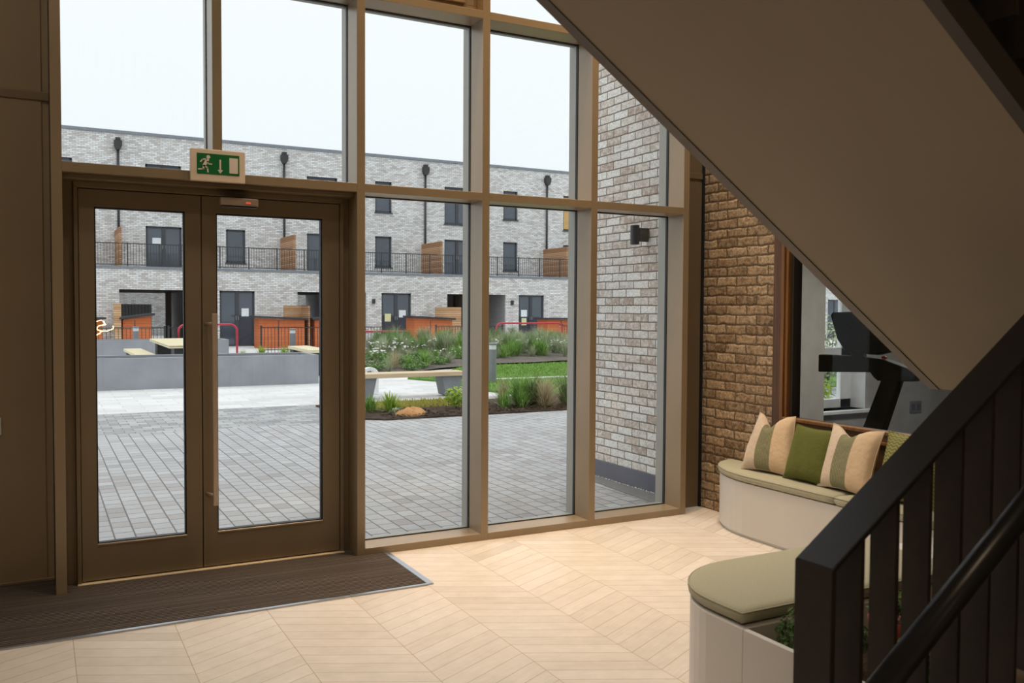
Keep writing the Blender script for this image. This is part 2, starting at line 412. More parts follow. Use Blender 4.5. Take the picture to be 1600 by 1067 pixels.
M['leaf'] = foliage('shrub_leaf', [(0.1, (0.065, 0.143, 0.039)), (0.5, (0.143, 0.260, 0.078)), (0.9, (0.325, 0.442, 0.182))])
M['leaf_in'] = foliage('indoor_leaf', [(0.1, (0.03, 0.085, 0.02)), (0.5, (0.07, 0.15, 0.04)), (0.9, (0.17, 0.26, 0.10))])
M['stem'] = plain('green_stem', (0.13, 0.16, 0.07), 0.7)
M['flower'] = plain('white_petal', (0.82, 0.80, 0.82), 0.8)

# ------------------------------------------------------------------ mesh helpers
WLOC = {}
def wloc(o):
    return WLOC.get(o.name, Vector((0, 0, 0))) if o else Vector((0, 0, 0))

class MB:
    def __init__(s): s.v = []; s.f = []; s.uvs = {}; s.fm = []
    def face(s, idx, uv=None):
        s.f.append(tuple(idx))
        if uv: s.uvs[len(s.f) - 1] = uv
    def poly(s, pts, uv=None):
        b = len(s.v); s.v += [Vector(p) for p in pts]; s.face(range(b, b + len(pts)), uv)
        return s
    def box(s, x0, x1, y0, y1, z0, z1):
        b = len(s.v)
        s.v += [Vector(p) for p in ((x0, y0, z0), (x1, y0, z0), (x1, y1, z0), (x0, y1, z0), (x0, y0, z1), (x1, y0, z1), (x1, y1, z1), (x0, y1, z1))]
        for q in ((0, 3, 2, 1), (4, 5, 6, 7), (0, 1, 5, 4), (1, 2, 6, 5), (2, 3, 7, 6), (3, 0, 4, 7)): s.face([b + i for i in q])
        return s
    def prism(s, pts, axis, a, b):
        """polygon of 2-D points extruded along an axis; pts in (x,y) for Z, (x,z) for Y, (y,z) for X"""
        def P(p, t): return {'Z': (p[0], p[1], t), 'Y': (p[0], t, p[1]), 'X': (t, p[0], p[1])}[axis]
        n = len(pts); o = len(s.v)
        s.v += [Vector(P(p, a)) for p in pts] + [Vector(P(p, b)) for p in pts]
        s.face(list(range(o + n - 1, o - 1, -1))); s.face(range(o + n, o + 2 * n))
        for i in range(n):
            j = (i + 1) % n; s.face((o + i, o + j, o + n + j, o + n + i))
        return s
    def tube(s, pts, r, n=10, cap=True):
        pts = [Vector(p) for p in pts]; rs = r if isinstance(r, (list, tuple)) else [r] * len(pts)
        o = len(s.v); up = Vector((0, 0, 1))
        for i, p in enumerate(pts):
            t = (pts[min(i + 1, len(pts) - 1)] - pts[max(i - 1, 0)]).normalized()
            a = t.cross(up)
            if a.length < 1e-3: a = t.cross(Vector((1, 0, 0)))
            a.normalize(); b = t.cross(a)
            for k in range(n):
                an = 2 * math.pi * k / n; s.v.append(p + (a * math.cos(an) + b * math.sin(an)) * rs[i])
        for i in range(len(pts) - 1):
            for k in range(n):
                j = (k + 1) % n; s.face((o + i * n + k, o + i * n + j, o + (i + 1) * n + j, o + (i + 1) * n + k))
        if cap:
            s.face([o + k for k in range(n - 1, -1, -1)]); s.face([o + (len(pts) - 1) * n + k for k in range(n)])
        return s
    def lathe(s, c, prof, n=24):
        o = len(s.v)
        for r, z in prof:
            for k in range(n):
                an = 2 * math.pi * k / n; s.v.append(Vector((c[0] + r * math.cos(an), c[1] + r * math.sin(an), c[2] + z)))
        for i in range(len(prof) - 1):
            for k in range(n):
                j = (k + 1) % n; s.face((o + i * n + k, o + i * n + j, o + (i + 1) * n + j, o + (i + 1) * n + k))
        s.face([o + k for k in range(n - 1, -1, -1)]); s.face([o + (len(prof) - 1) * n + k for k in range(n)])
        return s
    def build(s, name, mat, parent=None, bevel=0.0, seg=2, smooth=False, subsurf=0):
        me = bpy.data.meshes.new(name)
        off = wloc(parent)
        me.from_pydata([tuple(v - off) for v in s.v], [], s.f)
        uvl = me.uv_layers.new(name='UVMap')
        me.update()
        for pi, p in enumerate(me.polygons):
            given = s.uvs.get(pi)
            nx, ny, nz = (abs(c) for c in p.normal)
            for li, k in zip(p.loop_indices, range(len(p.vertices))):
                if given: uvl.data[li].uv = given[k]; continue
                v = s.v[p.vertices[k]]
                if nz >= nx and nz >= ny: q = (v.x, v.y)
                elif nx >= ny: q = (v.y, v.z)
                else: q = (v.x, v.z)
                uvl.data[li].uv = q
            p.use_smooth = smooth
        me.materials.append(M[mat])
        o = bpy.data.objects.new(name, me)
        C.objects.link(o)
        if parent: o.parent = parent
        WLOC[o.name] = off
        if bevel:
            b = o.modifiers.new('bevel', 'BEVEL'); b.width = bevel; b.segments = seg; b.limit_method = 'ANGLE'; b.angle_limit = R(35)
            if smooth is False:
                for p in me.polygons: p.use_smooth = False
        if subsurf:
            b = o.modifiers.new('subdivision', 'SUBSURF'); b.levels = subsurf; b.render_levels = subsurf
        return o

def tag(o, label=None, cat=None, group=None, kind=None):
    if label: o['label'] = label
    if cat: o['category'] = cat
    if group: o['group'] = group
    if kind: o['kind'] = kind
    return o
def thing(name, loc, label, cat, group=None):
    o = bpy.data.objects.new(name, None); o.empty_display_size = 0.1
    C.objects.link(o); o.location = loc; WLOC[o.name] = Vector(loc)
    return tag(o, label, cat, group)
def struct(name, loc=(0, 0, 0)):
    o = bpy.data.objects.new(name, None); o.empty_display_size = 0.1
    C.objects.link(o); o.location = loc; WLOC[o.name] = Vector(loc); o['kind'] = 'structure'
    return o
def st(o):
    o['kind'] = 'structure'; return o
def copy_tree(o, loc, label=None, group=None, parent=None, scale=None, rz=None):
    c = o.copy(); C.objects.link(c)
    if parent: c.parent = parent
    else:
        c.location = loc
        if scale: c.scale = scale if isinstance(scale, tuple) else (scale,) * 3
        if rz is not None: c.rotation_euler = (0, 0, rz)
        if label: c['label'] = label
        if group: c['group'] = group
    for ch in o.children: copy_tree(ch, None, parent=c)
    return c
def box(name, mat, parent, x0, x1, y0, y1, z0, z1, bevel=0.0, seg=2):
    return MB().box(x0, x1, y0, y1, z0, z1).build(name, mat, parent, bevel, seg)

# ================================================================== ROOM SHELL
CZ = 5.6
XR = 2.98                      # inner brick wall plane
st(MB().box(-4.2, 3.2, -9.2, 0.36, -0.12, 0.0).build('floor', 'floor'))
st(MB().box(-4.4, 8.6, -9.2, 0.30, CZ, CZ + 0.2).build('ceiling', 'ceiling'))
st(MB().box(-4.4, -4.2, -9.2, 0.5, 0, CZ).build('wall_left', 'wall_paint'))
st(MB().box(-4.4, 8.6, -9.4, -9.2, 0, CZ).build('wall_back', 'wall_paint'))
# bronze panelled wall left of the doors
pl = struct('wall_front', (-3, 0.335, 0))
box('lower_panel', 'panel', pl, -4.2, -1.775, 0.335, 0.42, 0.0, 2.793)
box('joint_trim', 'bronze_dark', pl, -4.2, -1.70, 0.325, 0.42, 2.793, 2.842, 0.004)
box('upper_panel', 'panel', pl, -4.2, -1.775, 0.335, 0.42, 2.842, CZ)
box('edge_return', 'panel', pl, -1.815, -1.68, 0.345, 0.42, 0.0, CZ)
box('foot_trim', 'bronze_dark', pl, -4.2, -1.70, 0.318, 0.335, 0.0, 0.022, 0.003)
# recess panel between last mullion and the brick wall
tr = struct('trim_1', (2.8, 0.18, 0))
box('lower_panel', 'bronze_dark', tr, 2.69, XR + 0.06, 0.18, 0.26, 0, 2.67)
box('joint_trim', 'bronze_dark', tr, 2.69, XR + 0.06, 0.172, 0.26, 2.67, 2.72, 0.003)
box('upper_panel', 'bronze_dark', tr, 2.69, XR + 0.06, 0.18, 0.26, 2.72, CZ)
st(box('trim_2', 'gasket', None, 2.965, 2.985, 0.158, 0.18, 0, CZ))

# right wall of brick with a timber framed opening to the gym
WY0, WY1, WZ0, WZ1 = -3.3, -0.633, 0.72, 2.35
br = struct('wall_right', (XR, -1, 0))
mb = MB()
def wallX(mb, x0, x1, ya, yb, za, zb, holes):
    ys = sorted({ya, yb, *[h[0] for h in holes], *[h[1] for h in holes]}); zs = sorted({za, zb, *[h[2] for h in holes], *[h[3] for h in holes]})
    for i in range(len(ys) - 1):
        for j in range(len(zs) - 1):
            cy, cz = (ys[i] + ys[i + 1]) / 2, (zs[j] + zs[j + 1]) / 2
            if any(h[0] < cy < h[1] and h[2] < cz < h[3] for h in holes): continue
            mb.box(x0, x1, ys[i], ys[i + 1], zs[j], zs[j + 1])
wallX(mb, XR, XR + 0.12, -9.2, 0.18, 0, CZ, [(WY0, WY1, WZ0, WZ1)])
mb.build('brickwork', 'brick_in', br)

w2 = struct('window_2', (XR, -1.5, WZ0))
mb = MB(); mb.box(XR - 0.014, XR + 0.05, WY1 - 0.085, WY1, 0.45, WZ1 + 0.1); mb.build('side_board', 'walnut', w2, 0.003)
MB().box(XR - 0.014, XR + 0.05, WY0, WY1 - 0.085, 0.45, 0.752).build('apron_board', 'walnut_h', w2, 0.003)
MB().box(XR - 0.014, XR + 0.05, WY0, WY1, WZ1, WZ1 + 0.1).build('head_board', 'walnut_h', w2, 0.003)
MB().box(XR - 0.04, XR + 0.03, WY0, -0.700, 0.752, 0.775).build('sill_ledge', 'amber', w2, 0.004)
MB().box(XR - 0.018, XR + 0.05, WY0, -0.735, 0.775, 0.815).build('bottom_rail', 'walnut_h', w2, 0.003)
MB().box(XR - 0.034, XR + 0.03, WY0, -0.750, 0.815, 0.840).build('bottom_bead', 'amber', w2, 0.005)
MB().box(XR - 0.024, XR + 0.05, -0.748, -0.718, 0.775, WZ1).build('side_bead', 'amber', w2, 0.003)
MB().box(XR - 0.010, XR + 0.06, -0.775, -0.748, 0.815, WZ1).build('side_frame', 'amber', w2, 0.006)
MB().box(XR + 0.02, XR + 0.10, -0.800, -0.770, 0.80, WZ1).build('glazing_bead', 'frame_dark', w2)
MB().box(XR + 0.02, XR + 0.09, WY0, -0.770, 0.80, 0.835).build('glazing_bead', 'frame_dark', w2)
MB().box(XR + 0.055, XR + 0.061, WY0, -0.775, 0.80, WZ1).build('pane', 'glass_gym', w2)

# ================================================================== GLAZED FRONT
MX = [-1.7342, -0.8837, 0.0, 0.892, 1.781, 2.6361]      # left edges of mullions
MW = 0.0544
T1, T1B, T2, T2B, SH, YG = 2.3538, 2.4077, 3.5854, 3.6386, 0.0494, 0.196
w1 = struct('window_1', (0.5, 0.1, 0))
for i, x in enumerate(MX):
    z0 = T1 if i == 1 else 0.0
    box('mullion', 'bronze', w1, x, x + MW, 0.0, YG, z0, CZ, 0.0015, 1)
    box('mullion_gasket', 'gasket', w1, x - 0.004, x + MW + 0.004, YG, YG + 0.026, z0, CZ)
    box('pressure_cap', 'cap', w1, x, x + MW, YG + 0.026, YG + 0.125, z0, CZ, 0.002, 1)
bays = [(0, 1), (1, 2), (2, 3), (3, 4), (4, 5)]
for a, b in bays:
    x0, x1 = MX[a] + MW, MX[b]
    for z0, z1, nm in ((T1, T1B, 'transom'), (T2, T2B, 'transom')):
        box(nm, 'bronze', w1, x0, x1, 0.0, YG, z0, z1, 0.0015, 1)
        box('transom_gasket', 'gasket', w1, x0, x1, YG, YG + 0.026, z0 - 0.006, z1 + 0.006)
        box('transom_cap', 'cap', w1, x0, x1, YG + 0.026, YG + 0.085, z0, z1, 0.002, 1)
    lows = [] if a < 2 else [(SH, T1)]
    for z0, z1 in lows + [(T1B, T2), (T2B, CZ)]:
        box('pane', 'glass', w1, x0, x1, YG + 0.010, YG + 0.016, z0, z1)
    if a >= 2:
        box('sill', 'bronze', w1, x0, x1, 0.0, YG, 0.0, SH, 0.0015, 1)
        box('sill_gasket', 'gasket', w1, x0, x1, YG, YG + 0.012, SH - 0.02, SH + 0.006)
        box('sill_cap', 'cap', w1, x0, x1, YG + 0.026, YG + 0.085, -0.02, SH)
# opening vent above the second transom
vx0, vx1 = MX[2] + MW, MX[3]
for nm, a in (('vent_frame', (vx0, vx1, 0.10, YG, T2B, T2B + 0.055)), ('vent_frame', (vx1 - 0.10, vx1, 0.10, YG, T2B + 0.055, 5.0)),
              ('vent_frame', (vx0, vx0 + 0.10, 0.10, YG, T2B + 0.055, 5.0)), ('vent_sash', (vx0 + 0.10, vx1 - 0.10, 0.07, YG, T2B + 0.058, T2B + 0.15)),
              ('vent_sash', (vx1 - 0.18, vx1 - 0.103, 0.07, YG, T2B + 0.15, 4.9)), ('vent_sash', (vx0 + 0.103, vx0 + 0.18, 0.07, YG, T2B + 0.15, 4.9))):
    box(nm, 'bronze', w1, *a, 0.003, 1)

# double doors
d1 = struct('door_1', (-0.83, 0.15, 0))
DY = 0.15
xa, xb = MX[0] + MW, MX[2]
box('door_frame', 'bronze_dark', d1, xa, -1.622, DY + 0.02, 0.27, 0, T1, 0.004)
box('door_frame', 'bronze_dark', d1, -1.622, -1.600, DY - 0.012, 0.27, 0, 2.29, 0.003)
box('door_frame', 'bronze_dark', d1, -0.045, xb, DY + 0.02, 0.27, 0, T1, 0.004)
box('door_frame', 'bronze_dark', d1, -0.068, -0.045, DY - 0.012, 0.27, 0, 2.29, 0.003)
box('door_head', 'bronze_dark', d1, xa, xb, 0.06, 0.27, 2.325, T1, 0.004)
box('door_head', 'bronze_dark', d1, -1.622, -0.045, DY - 0.004, 0.27, 2.288, 2.325, 0.003)
box('threshold', 'gold', d1, -1.622, -0.045, DY - 0.03, 0.27, 0.0, 0.012, 0.003)
for a_ in ((-1.622, -1.575, 0, 2.30), (-0.092, -0.045, 0, 2.30), (-0.955, -0.900, 0, 2.30), (-1.622, -0.045, 2.262, 2.30), (-1.622, -0.045, 0.0, 0.04)):
    box('door_stop', 'bronze_dark', d1, a_[0], a_[1], 0.214, 0.235, a_[2], a_[3])
def leaf(x0, x1, gx0, gx1):
    gz0, gz1 = 0.232, 2.184
    mb = MB()
    mb.box(x0, gx0, DY, DY + 0.06, 0.02, 2.282); mb.box(gx1, x1, DY, DY + 0.06, 0.02, 2.282)
    mb.box(gx0, gx1, DY, DY + 0.06, 0.02, gz0); mb.box(gx0, gx1, DY, DY + 0.06, gz1, 2.282)
    lf = mb.build('door_leaf', 'bronze_dark', d1)
    t = 0.008
    for a in ((gx0, gx0 + t, gz0, gz1), (gx1 - t, gx1, gz0, gz1), (gx0, gx1, gz1 - t, gz1), (gx0, gx1, gz0, gz0 + 0.004)):
        MB().box(a[0], a[1], DY + 0.012, DY + 0.05, a[2], a[3]).build('glazing_gasket', 'gasket', lf)
    MB().box(gx0, gx1, DY - 0.004, DY + 0.012, gz0 - 0.012, gz0).build('glazing_bead', 'bronze', lf, 0.002, 1)
    MB().box(gx0, gx1, DY + 0.028, DY + 0.034, gz0, gz1).build('glass_pane', 'glass', lf)
    return lf
leaf(-1.596, -0.931, -1.515, -1.022)
lr = leaf(-0.925, -0.072, -0.842, -0.182)
h = box('pull_handle', 'handle', d1, -0.884, -0.858, 0.036, 0.062, 0.412, 1.573, 0.003)
for z in (1.51, 0.47):
    MB().tube([(-0.871, 0.05, z), (-0.905, DY, z)], 0.011, 12).build('handle_stud', 'handle', h, smooth=True)

# emergency exit sign on the transom
sg = thing('exit_sign', (-0.858, -0.02, 2.352), 'green and white emergency exit sign with running figure above the double doors', 'sign')
SX0, SX1, SZ0, SZ1, SY = -1.014, -0.703, 2.350, 2.537, -0.030
box('housing', 'sign_white', sg, SX0, SX1, SY, -0.001, SZ0, SZ1, 0.004)
GX0, GX1, GZ0, GZ1 = -0.978, -0.737, 2.391, 2.511
box('green_panel', 'sign_green', sg, GX0, GX1, SY - 0.002, SY, GZ0, GZ1)
def mark(name, polys):
    mb = MB()
    for p in polys: mb.prism([(GX0 + a * (GX1 - GX0), GZ0 + b * (GZ1 - GZ0)) for a, b in p], 'Y', SY - 0.0035, SY - 0.002)
    mb.build(name, 'sign_mark', sg)
def limb(a, b, wd):
    ax, ay, bx, by = a[0] * 2, a[1], b[0] * 2, b[1]; L = math.hypot(bx - ax, by - ay); nx, ny = -(by - ay) / L * wd / 2, (bx - ax) / L * wd / 2
    ex, ey = (bx - ax) / L * wd * 0.3, (by - ay) / L * wd * 0.3
    return [((ax + nx - ex) / 2, ay + ny - ey), ((ax - nx - ex) / 2, ay - ny - ey), ((bx - nx + ex) / 2, by - ny + ey), ((bx + nx + ex) / 2, by + ny + ey)]
head = [(0.265 + 0.045 * math.cos(t * math.pi / 8), 0.83 + 0.09 * math.sin(t * math.pi / 8)) for t in range(16)]
mark('running_figure', [head, limb((0.245, 0.70), (0.165, 0.40), 0.15), limb((0.23, 0.73), (0.13, 0.70), 0.065), limb((0.13, 0.70), (0.085, 0.58), 0.06),
                        limb((0.24, 0.62), (0.265, 0.50), 0.06), limb((0.265, 0.50), (0.345, 0.49), 0.055), limb((0.17, 0.40), (0.245, 0.30), 0.075),
                        limb((0.245, 0.30), (0.255, 0.10), 0.065), limb((0.155, 0.40), (0.145, 0.24), 0.075), limb((0.145, 0.24), (0.035, 0.22), 0.065)])
mark('arrow', [[(0.525, 0.74), (0.525, 0.22), (0.565, 0.22), (0.565, 0.74)], [(0.48, 0.24), (0.545, 0.06), (0.61, 0.24)]])
mark('door_symbol', [[(0.76, 0.11), (0.76, 0.86), (0.965, 0.86), (0.965, 0.11)]])

sn = thing('door_sensor', (-0.72, 0.0, 2.21), 'small bronze door sensor box with red light above the right door', 'sensor')
box('housing', 'sensor', sn, -0.838, -0.615, 0.015, 0.065, 2.222, 2.268, 0.006)
box('lens_strip', 'gasket', sn, -0.83, -0.623, 0.022, 0.06, 2.214, 2.222)
box('mounting_plate', 'bronze_dark', sn, -0.80, -0.65, 0.06, DY - 0.004, 2.232, 2.275)
box('indicator_light', 'led', sn, -0.690, -0.662, 0.0135, 0.0155, 2.236, 2.247)

swp = thing('wall_switch', (-2.05, 0.33, 0.92), 'pale metal switch plate on the dark left wall panel', 'switch')
box('plate', 'switch', swp, -2.09, -1.997, 0.325, 0.335, 0.875, 0.975, 0.002)
box('rocker', 'white', swp, -2.07, -2.02, 0.318, 0.325, 0.90, 0.95, 0.002)

# entrance mat
mt = thing('entrance_mat', (-1.9, -0.2, 0), 'ribbed dark brown entrance mat with metal edging inside the doors', 'mat')
box('carpet', 'mat', mt, -4.2, 0.180, -0.735, 0.32, 0.0, 0.007)
MB().box(0.180, 0.2175, -0.716 - 0.035, 0.0, 0.0, 0.009).build('edge_strip', 'alu', mt, 0.002)
MB().box(-4.2, 0.180, -0.716 - 0.043, -0.735, 0.0, 0.009).build('edge_strip', 'alu', mt, 0.002)

# ================================================================== SEATING CORNER
be = thing('bench', (2.6, -1.5, 0), 'cream laminate built-in corner bench with curved ends and a planter well', 'bench')
def rounded_path(pts): return [(x, y) for x, y in pts]
BZ = 0.39
BX = XR - 0.004
back = [(BX, -0.21)]
for k in range(13):
    a = math.pi / 2 * k / 12
    back.append((2.59 + (BX - 2.59) * (1 - math.sin(a)), -0.82 + 0.61 * math.cos(a)))
# right bench plan: rounded end by the brick wall, then straight
plan_r = back + [(2.59, -2.37), (BX, -2.37)]
MB().prism(plan_r, 'Z', 0.02, BZ).build('curved_base', 'laminate', be, 0.002, 1)
plinth_r = [(x + 0.012 if x < BX else x, y - 0.008) for x, y in plan_r]
MB().prism(plinth_r, 'Z', 0.0, 0.02).build('plinth', 'laminate', be)
plan_a = [(2.59, -2.37), (0.98, -2.37)]
for k in range(1, 12):
    a = math.pi / 2 * k / 12
    plan_a.append((0.98 - 0.42 * math.sin(a), -2.37 - 0.42 * (1 - math.cos(a))))
plan_a += [(0.56, -2.95), (BX, -2.95), (BX, -2.37)]
MB().prism(plan_a, 'Z', 0.0, BZ).build('curved_base', 'laminate', be, 0.002, 1)
pw = MB(); pw.box(0.56, 0.585, -3.90, -2.951, 0, BZ); pw.build('planter_side', 'laminate', be, 0.002, 1)
MB().box(0.585, BX, -3.90, -3.876, 0, BZ).build('planter_side', 'laminate', be, 0.002, 1)
MB().box(0.587, BX, -3.874, -2.953, 0, 0.22).build('planter_soil', 'soil', be)

def cushion(name, plan, z0, z1, label, group=None):
    c = (sum(p[0] for p in plan) / len(plan), sum(p[1] for p in plan) / len(plan), z0)
    o = thing(name, c, label, 'cushion', group)
    mb = MB(); n = len(plan)
    cx, cy, _ = c
    def inset(d):
        out = []
        for i in range(n):
            p0, p, p1 = Vector((*plan[i - 1], 0)), Vector((*plan[i], 0)), Vector((*plan[(i + 1) % n], 0))
            e0, e1 = (p - p0).normalized(), (p1 - p).normalized()
            nrm = (Vector((-e0.y, e0.x, 0)) + Vector((-e1.y, e1.x, 0)))
            if nrm.length < 1e-6: nrm = Vector((-e0.y, e0.x, 0))
            nrm.normalize()
            k = 1 / max(0.5, nrm.dot(Vector((-e0.y, e0.x, 0))))
            q = p + nrm * d * k
            out.append((q.x, q.y))
        return out
    area2 = sum(plan[i - 1][0] * plan[i][1] - plan[i][0] * plan[i - 1][1] for i in range(n))
    sgn = 1 if area2 > 0 else -1
    H = z1 - z0
    rings = [(0.034, z0), (0.014, z0 + 0.006), (0.004, z0 + 0.016), (0.0, z0 + H * 0.5), (0.002, z1 - 0.020), (0.008, z1 - 0.010), (0.018, z1 - 0.003), (0.040, z1)]
    base = 0
    for d, z in rings:
        mb.v += [Vector((x, y, z)) for x, y in inset(d * sgn)]
    for r in range(len(rings) - 1):
        for i in range(n):
            j = (i + 1) % n; q = (r * n + i, r * n + j, (r + 1) * n + j, (r + 1) * n + i)
            mb.face(q if sgn > 0 else q[::-1])
    top = list(range((len(rings) - 1) * n, len(rings) * n)); bot = list(range(n))
    mb.face(top if sgn > 0 else top[::-1]); mb.face(bot[::-1] if sgn > 0 else bot)
    cv_ = mb.build('cover', 'seat', o, smooth=True)
    pp = [(x, y, z1 - 0.013) for x, y in inset(0.003 * sgn)]
    MB().tube(pp + pp[:1], 0.0035, 6, False).build('piping', 'seat', cv_, smooth=True)
    return o
def dense(pts, step=0.08):
    out = []
    for a, b in zip(pts, pts[1:] + pts[:1]):
        L = math.hypot(b[0] - a[0], b[1] - a[1]); n = max(1, int(L / step))
        out += [(a[0] + (b[0] - a[0]) * k / n, a[1] + (b[1] - a[1]) * k / n) for k in range(n)]
    return out
cr = [(BX, -0.20)]
for k in range(1, 13):
    a = math.pi / 2 * k / 12
    cr.append((2.57 + (BX - 2.57) * (1 - math.sin(a)), -0.82 + 0.62 * math.cos(a)))
cushion('seat_cushion', dense(cr + [(2.57, -1.575), (BX, -1.575)]), BZ + 0.003, 0.456, 'long sage green seat cushion with rounded end beside the brick wall')
cushion('seat_cushion', dense([(2.57, -1.582), (2.57, -2.30), (BX, -2.30), (BX, -1.582)]), BZ + 0.003, 0.456, 'sage green seat cushion partly hidden behind the black stair rail')
ca = [(1.9, -2.345), (1.0, -2.345)]
for k in range(1, 13):
    a = math.pi / 2 * k / 12
    ca.append((1.0 - 0.43 * math.sin(a), -2.345 - 0.40 * (1 - math.cos(a))))
ca += [(0.57, -2.935), (1.9, -2.935)]
cushion('seat_cushion', dense(ca), BZ + 0.003, 0.456, 'sage green seat cushion with a curved corner nearest the stair newel')

def pillow(name, mat, y, label, W=0.43, H=0.43, T=0.13, lean=18, turn=0, dent=0.0, x=2.80, zb=0.458, roll=0, pinch=0.0):
    o = thing(name, (x, y, zb), label, 'pillow', 'scatter cushions on the corner bench')
    o.rotation_euler = (0, 0, R(turn))
    N = 22; mb = MB(); lo = Vector((x, y, zb))
    def pt(i, j, side):
        u, v = -1 + 2 * i / N, -1 + 2 * j / N
        pin = 0.10
        px = u * (1 - pin * (1 - v * v) * abs(u) ** 4 * 0.9) * W / 2
        pv = v * (1 - pin * (1 - u * u) * abs(v) ** 4 * 0.9) * H / 2
        th = T / 2 * ((1 - abs(u) ** 2.6) * (1 - abs(v) ** 2.6)) ** 0.55
        if dent:
            k = math.exp(-((u + 0.15) / 0.38) ** 2) * max(0, (v + 0.35) / 1.35) ** 1.6
            px *= 1 - pinch * max(0, (v + .3) / 1.3)
            pv -= dent * k; th *= 1 + 0.25 * k
        th += 0.004 * math.sin(9 * u + 4 * v) * (1 - u * u) * (1 - v * v)
        a = R(roll)
        px, pv = px * math.cos(a) - pv * math.sin(a), px * math.sin(a) + pv * math.cos(a)
        h = pv + H / 2 * (abs(math.cos(a)) + abs(math.sin(a)))
        # local frame: width along -y (left to right seen from the room), height up, thickness toward -x
        q = Vector((-side * th, -px, h))
        l = R(lean)
        q = Vector((q.x * math.cos(l) + q.z * math.sin(l) - 0.06, q.y, q.z * math.cos(l) - q.x * math.sin(l)))
        return lo + q
    for side in (1, -1):
        b = len(mb.v)
        for j in range(N + 1):
            for i in range(N + 1): mb.v.append(pt(i, j, side))
        for j in range(N):
            for i in range(N):
                q = [b + j * (N + 1) + i, b + j * (N + 1) + i + 1, b + (j + 1) * (N + 1) + i + 1, b + (j + 1) * (N + 1) + i]
                uv = [(W * i / N, H * j / N), (W * (i + 1) / N, H * j / N), (W * (i + 1) / N, H * (j + 1) / N), (W * i / N, H * (j + 1) / N)]
                if side < 0: q, uv = q[::-1], uv[::-1]
                mb.face(q, uv)
    cv_ = mb.build('cover', mat, o, smooth=True)
    edge = [pt(i, 0, 0) for i in range(N + 1)] + [pt(N, j, 0) for j in range(1, N + 1)] + [pt(i, N, 0) for i in range(N - 1, -1, -1)] + [pt(0, j, 0) for j in range(N - 1, -1, -1)]
    MB().tube(edge, 0.003, 6, False).build('seam_piping', mat, cv_, smooth=True)
    return o
pillow('scatter_cushion', 'band', -0.80, 'cream cushion with green ribbed band, nearest the brick wall', dent=0.095, turn=8, pinch=0.28)
pillow('scatter_cushion', 'velvet', -1.195, 'plain olive green velvet cushion between two banded cream cushions', W=0.40, H=0.385, turn=-2, x=2.78)
pillow('scatter_cushion', 'band', -1.53, 'cream cushion with green ribbed band, third along from the brick wall', dent=0.06, turn=-4, x=2.76)
pillow('scatter_cushion', 'quilt', -1.95, 'olive quilted cushion half hidden by the black stair rail', turn=0, x=2.80)

# ================================================================== STAIRCASE
SL = 0.677
ss = thing('staircase', (-0.2, -4.05, 0), 'dark steel staircase with plastered soffit, black flat balusters and landing', 'staircase')
LX = 1.826; LZ = 1.251
def zs(x): return LZ + SL * (LX - x)           # soffit of the upper flight
xt = LX - (CZ - 0.1 - LZ) / SL
def slab(y0, y1, d0, d1, xa, xb): return [(xa, zs(xa) + d0), (xb, zs(xb) + d0), (xb, zs(xb) + d1), (xa, zs(xa) + d1)], y0, y1
p, a, b = slab(0, 0, 0.006, 0.30, xt, LX)
MB().prism(p, 'Y', -3.99, -2.84).build('upper_soffit', 'soffit', ss)
p = [(xt, zs(xt)), (LX, LZ), (LX, LZ + 0.34), (xt, zs(xt) + 0.34)]
MB().prism(p, 'Y', -2.84, -2.79).build('far_stringer', 'stringer_far', ss)
p = [(xt, zs(xt)), (LX, LZ), (LX, LZ + 0.09), (xt, zs(xt) + 0.09)]
MB().prism(p, 'Y', -4.03, -3.99).build('near_stringer', 'stringer', ss)
p = [(xt, zs(xt) + 0.09), (LX, LZ + 0.09), (LX, LZ + 0.36), (xt, zs(xt) + 0.36)]
MB().prism(p, 'Y', -4.0, -3.975).build('side_plate', 'rail', ss)
MB().box(LX, XR, -5.25, -2.79, LZ + 0.002, LZ + 0.20).build('landing', 'soffit', ss)
MB().box(LX + 0.02, LX + 0.14, -3.9, -2.98, LZ - 0.05, LZ + 0.001).build('landing_bearer', 'stringer', ss)
nst = 17
for k in range(nst):
    x1 = LX - 0.252 * k; z = LZ + 0.20 + 0.1706 * (k + 1)
    if z > CZ - 0.2: break
    MB().box(x1 - 0.28, x1, -3.97, -2.84, z - 0.045, z).build('tread', 'tread', ss)
# lower flight
for k in range(8):
    x0 = -0.14 + 0.252 * k; z = 0.17 * (k + 1)
    MB().box(x0, x0 + 0.275, -5.2, -4.09, z - 0.045, z).build('tread', 'tread', ss)
    MB().box(x0 + 0.0, x0 + 0.02, -5.2, -4.09, max(0, z - 0.17), z - 0.045).build('riser', 'tread', ss)
pl = [(-0.16, 0.0), (0.05, 0.0), (LX, LZ - 0.05), (LX, LZ + 0.24), (-0.16, 0.12)]
MB().prism(pl, 'Y', -5.25, -5.2).build('lower_stringer', 'stringer', ss)
MB().prism([(-0.2, 0.0), (0.05, 0.0), (LX, LZ - 0.05), (LX, LZ + 0.19), (-0.2, 0.03)], 'Y', -4.09, -4.08).build('lower_stringer', 'stringer', ss)
RY0, RY1 = -4.08, -3.97
def rz(x): return 1.029 + 0.675 * (x + 0.222)
th = 0.018
xe = 1.15
MB().prism([(-0.228, rz(-0.228)), (xe, rz(xe)), (xe, rz(xe) - th), (-0.228, rz(-0.228) - th)], 'Y', RY0, RY1).build('top_rail', 'rail', ss, 0.002, 1)
MB().prism([(-0.2295, 0.0), (-0.214, 0.0), (-0.214, rz(-0.214) - 0.002), (-0.2295, rz(-0.2295) - 0.002)], 'Y', RY0 - 0.001, RY1 + 0.001).build('newel_post', 'baluster', ss, 0.0015, 1)
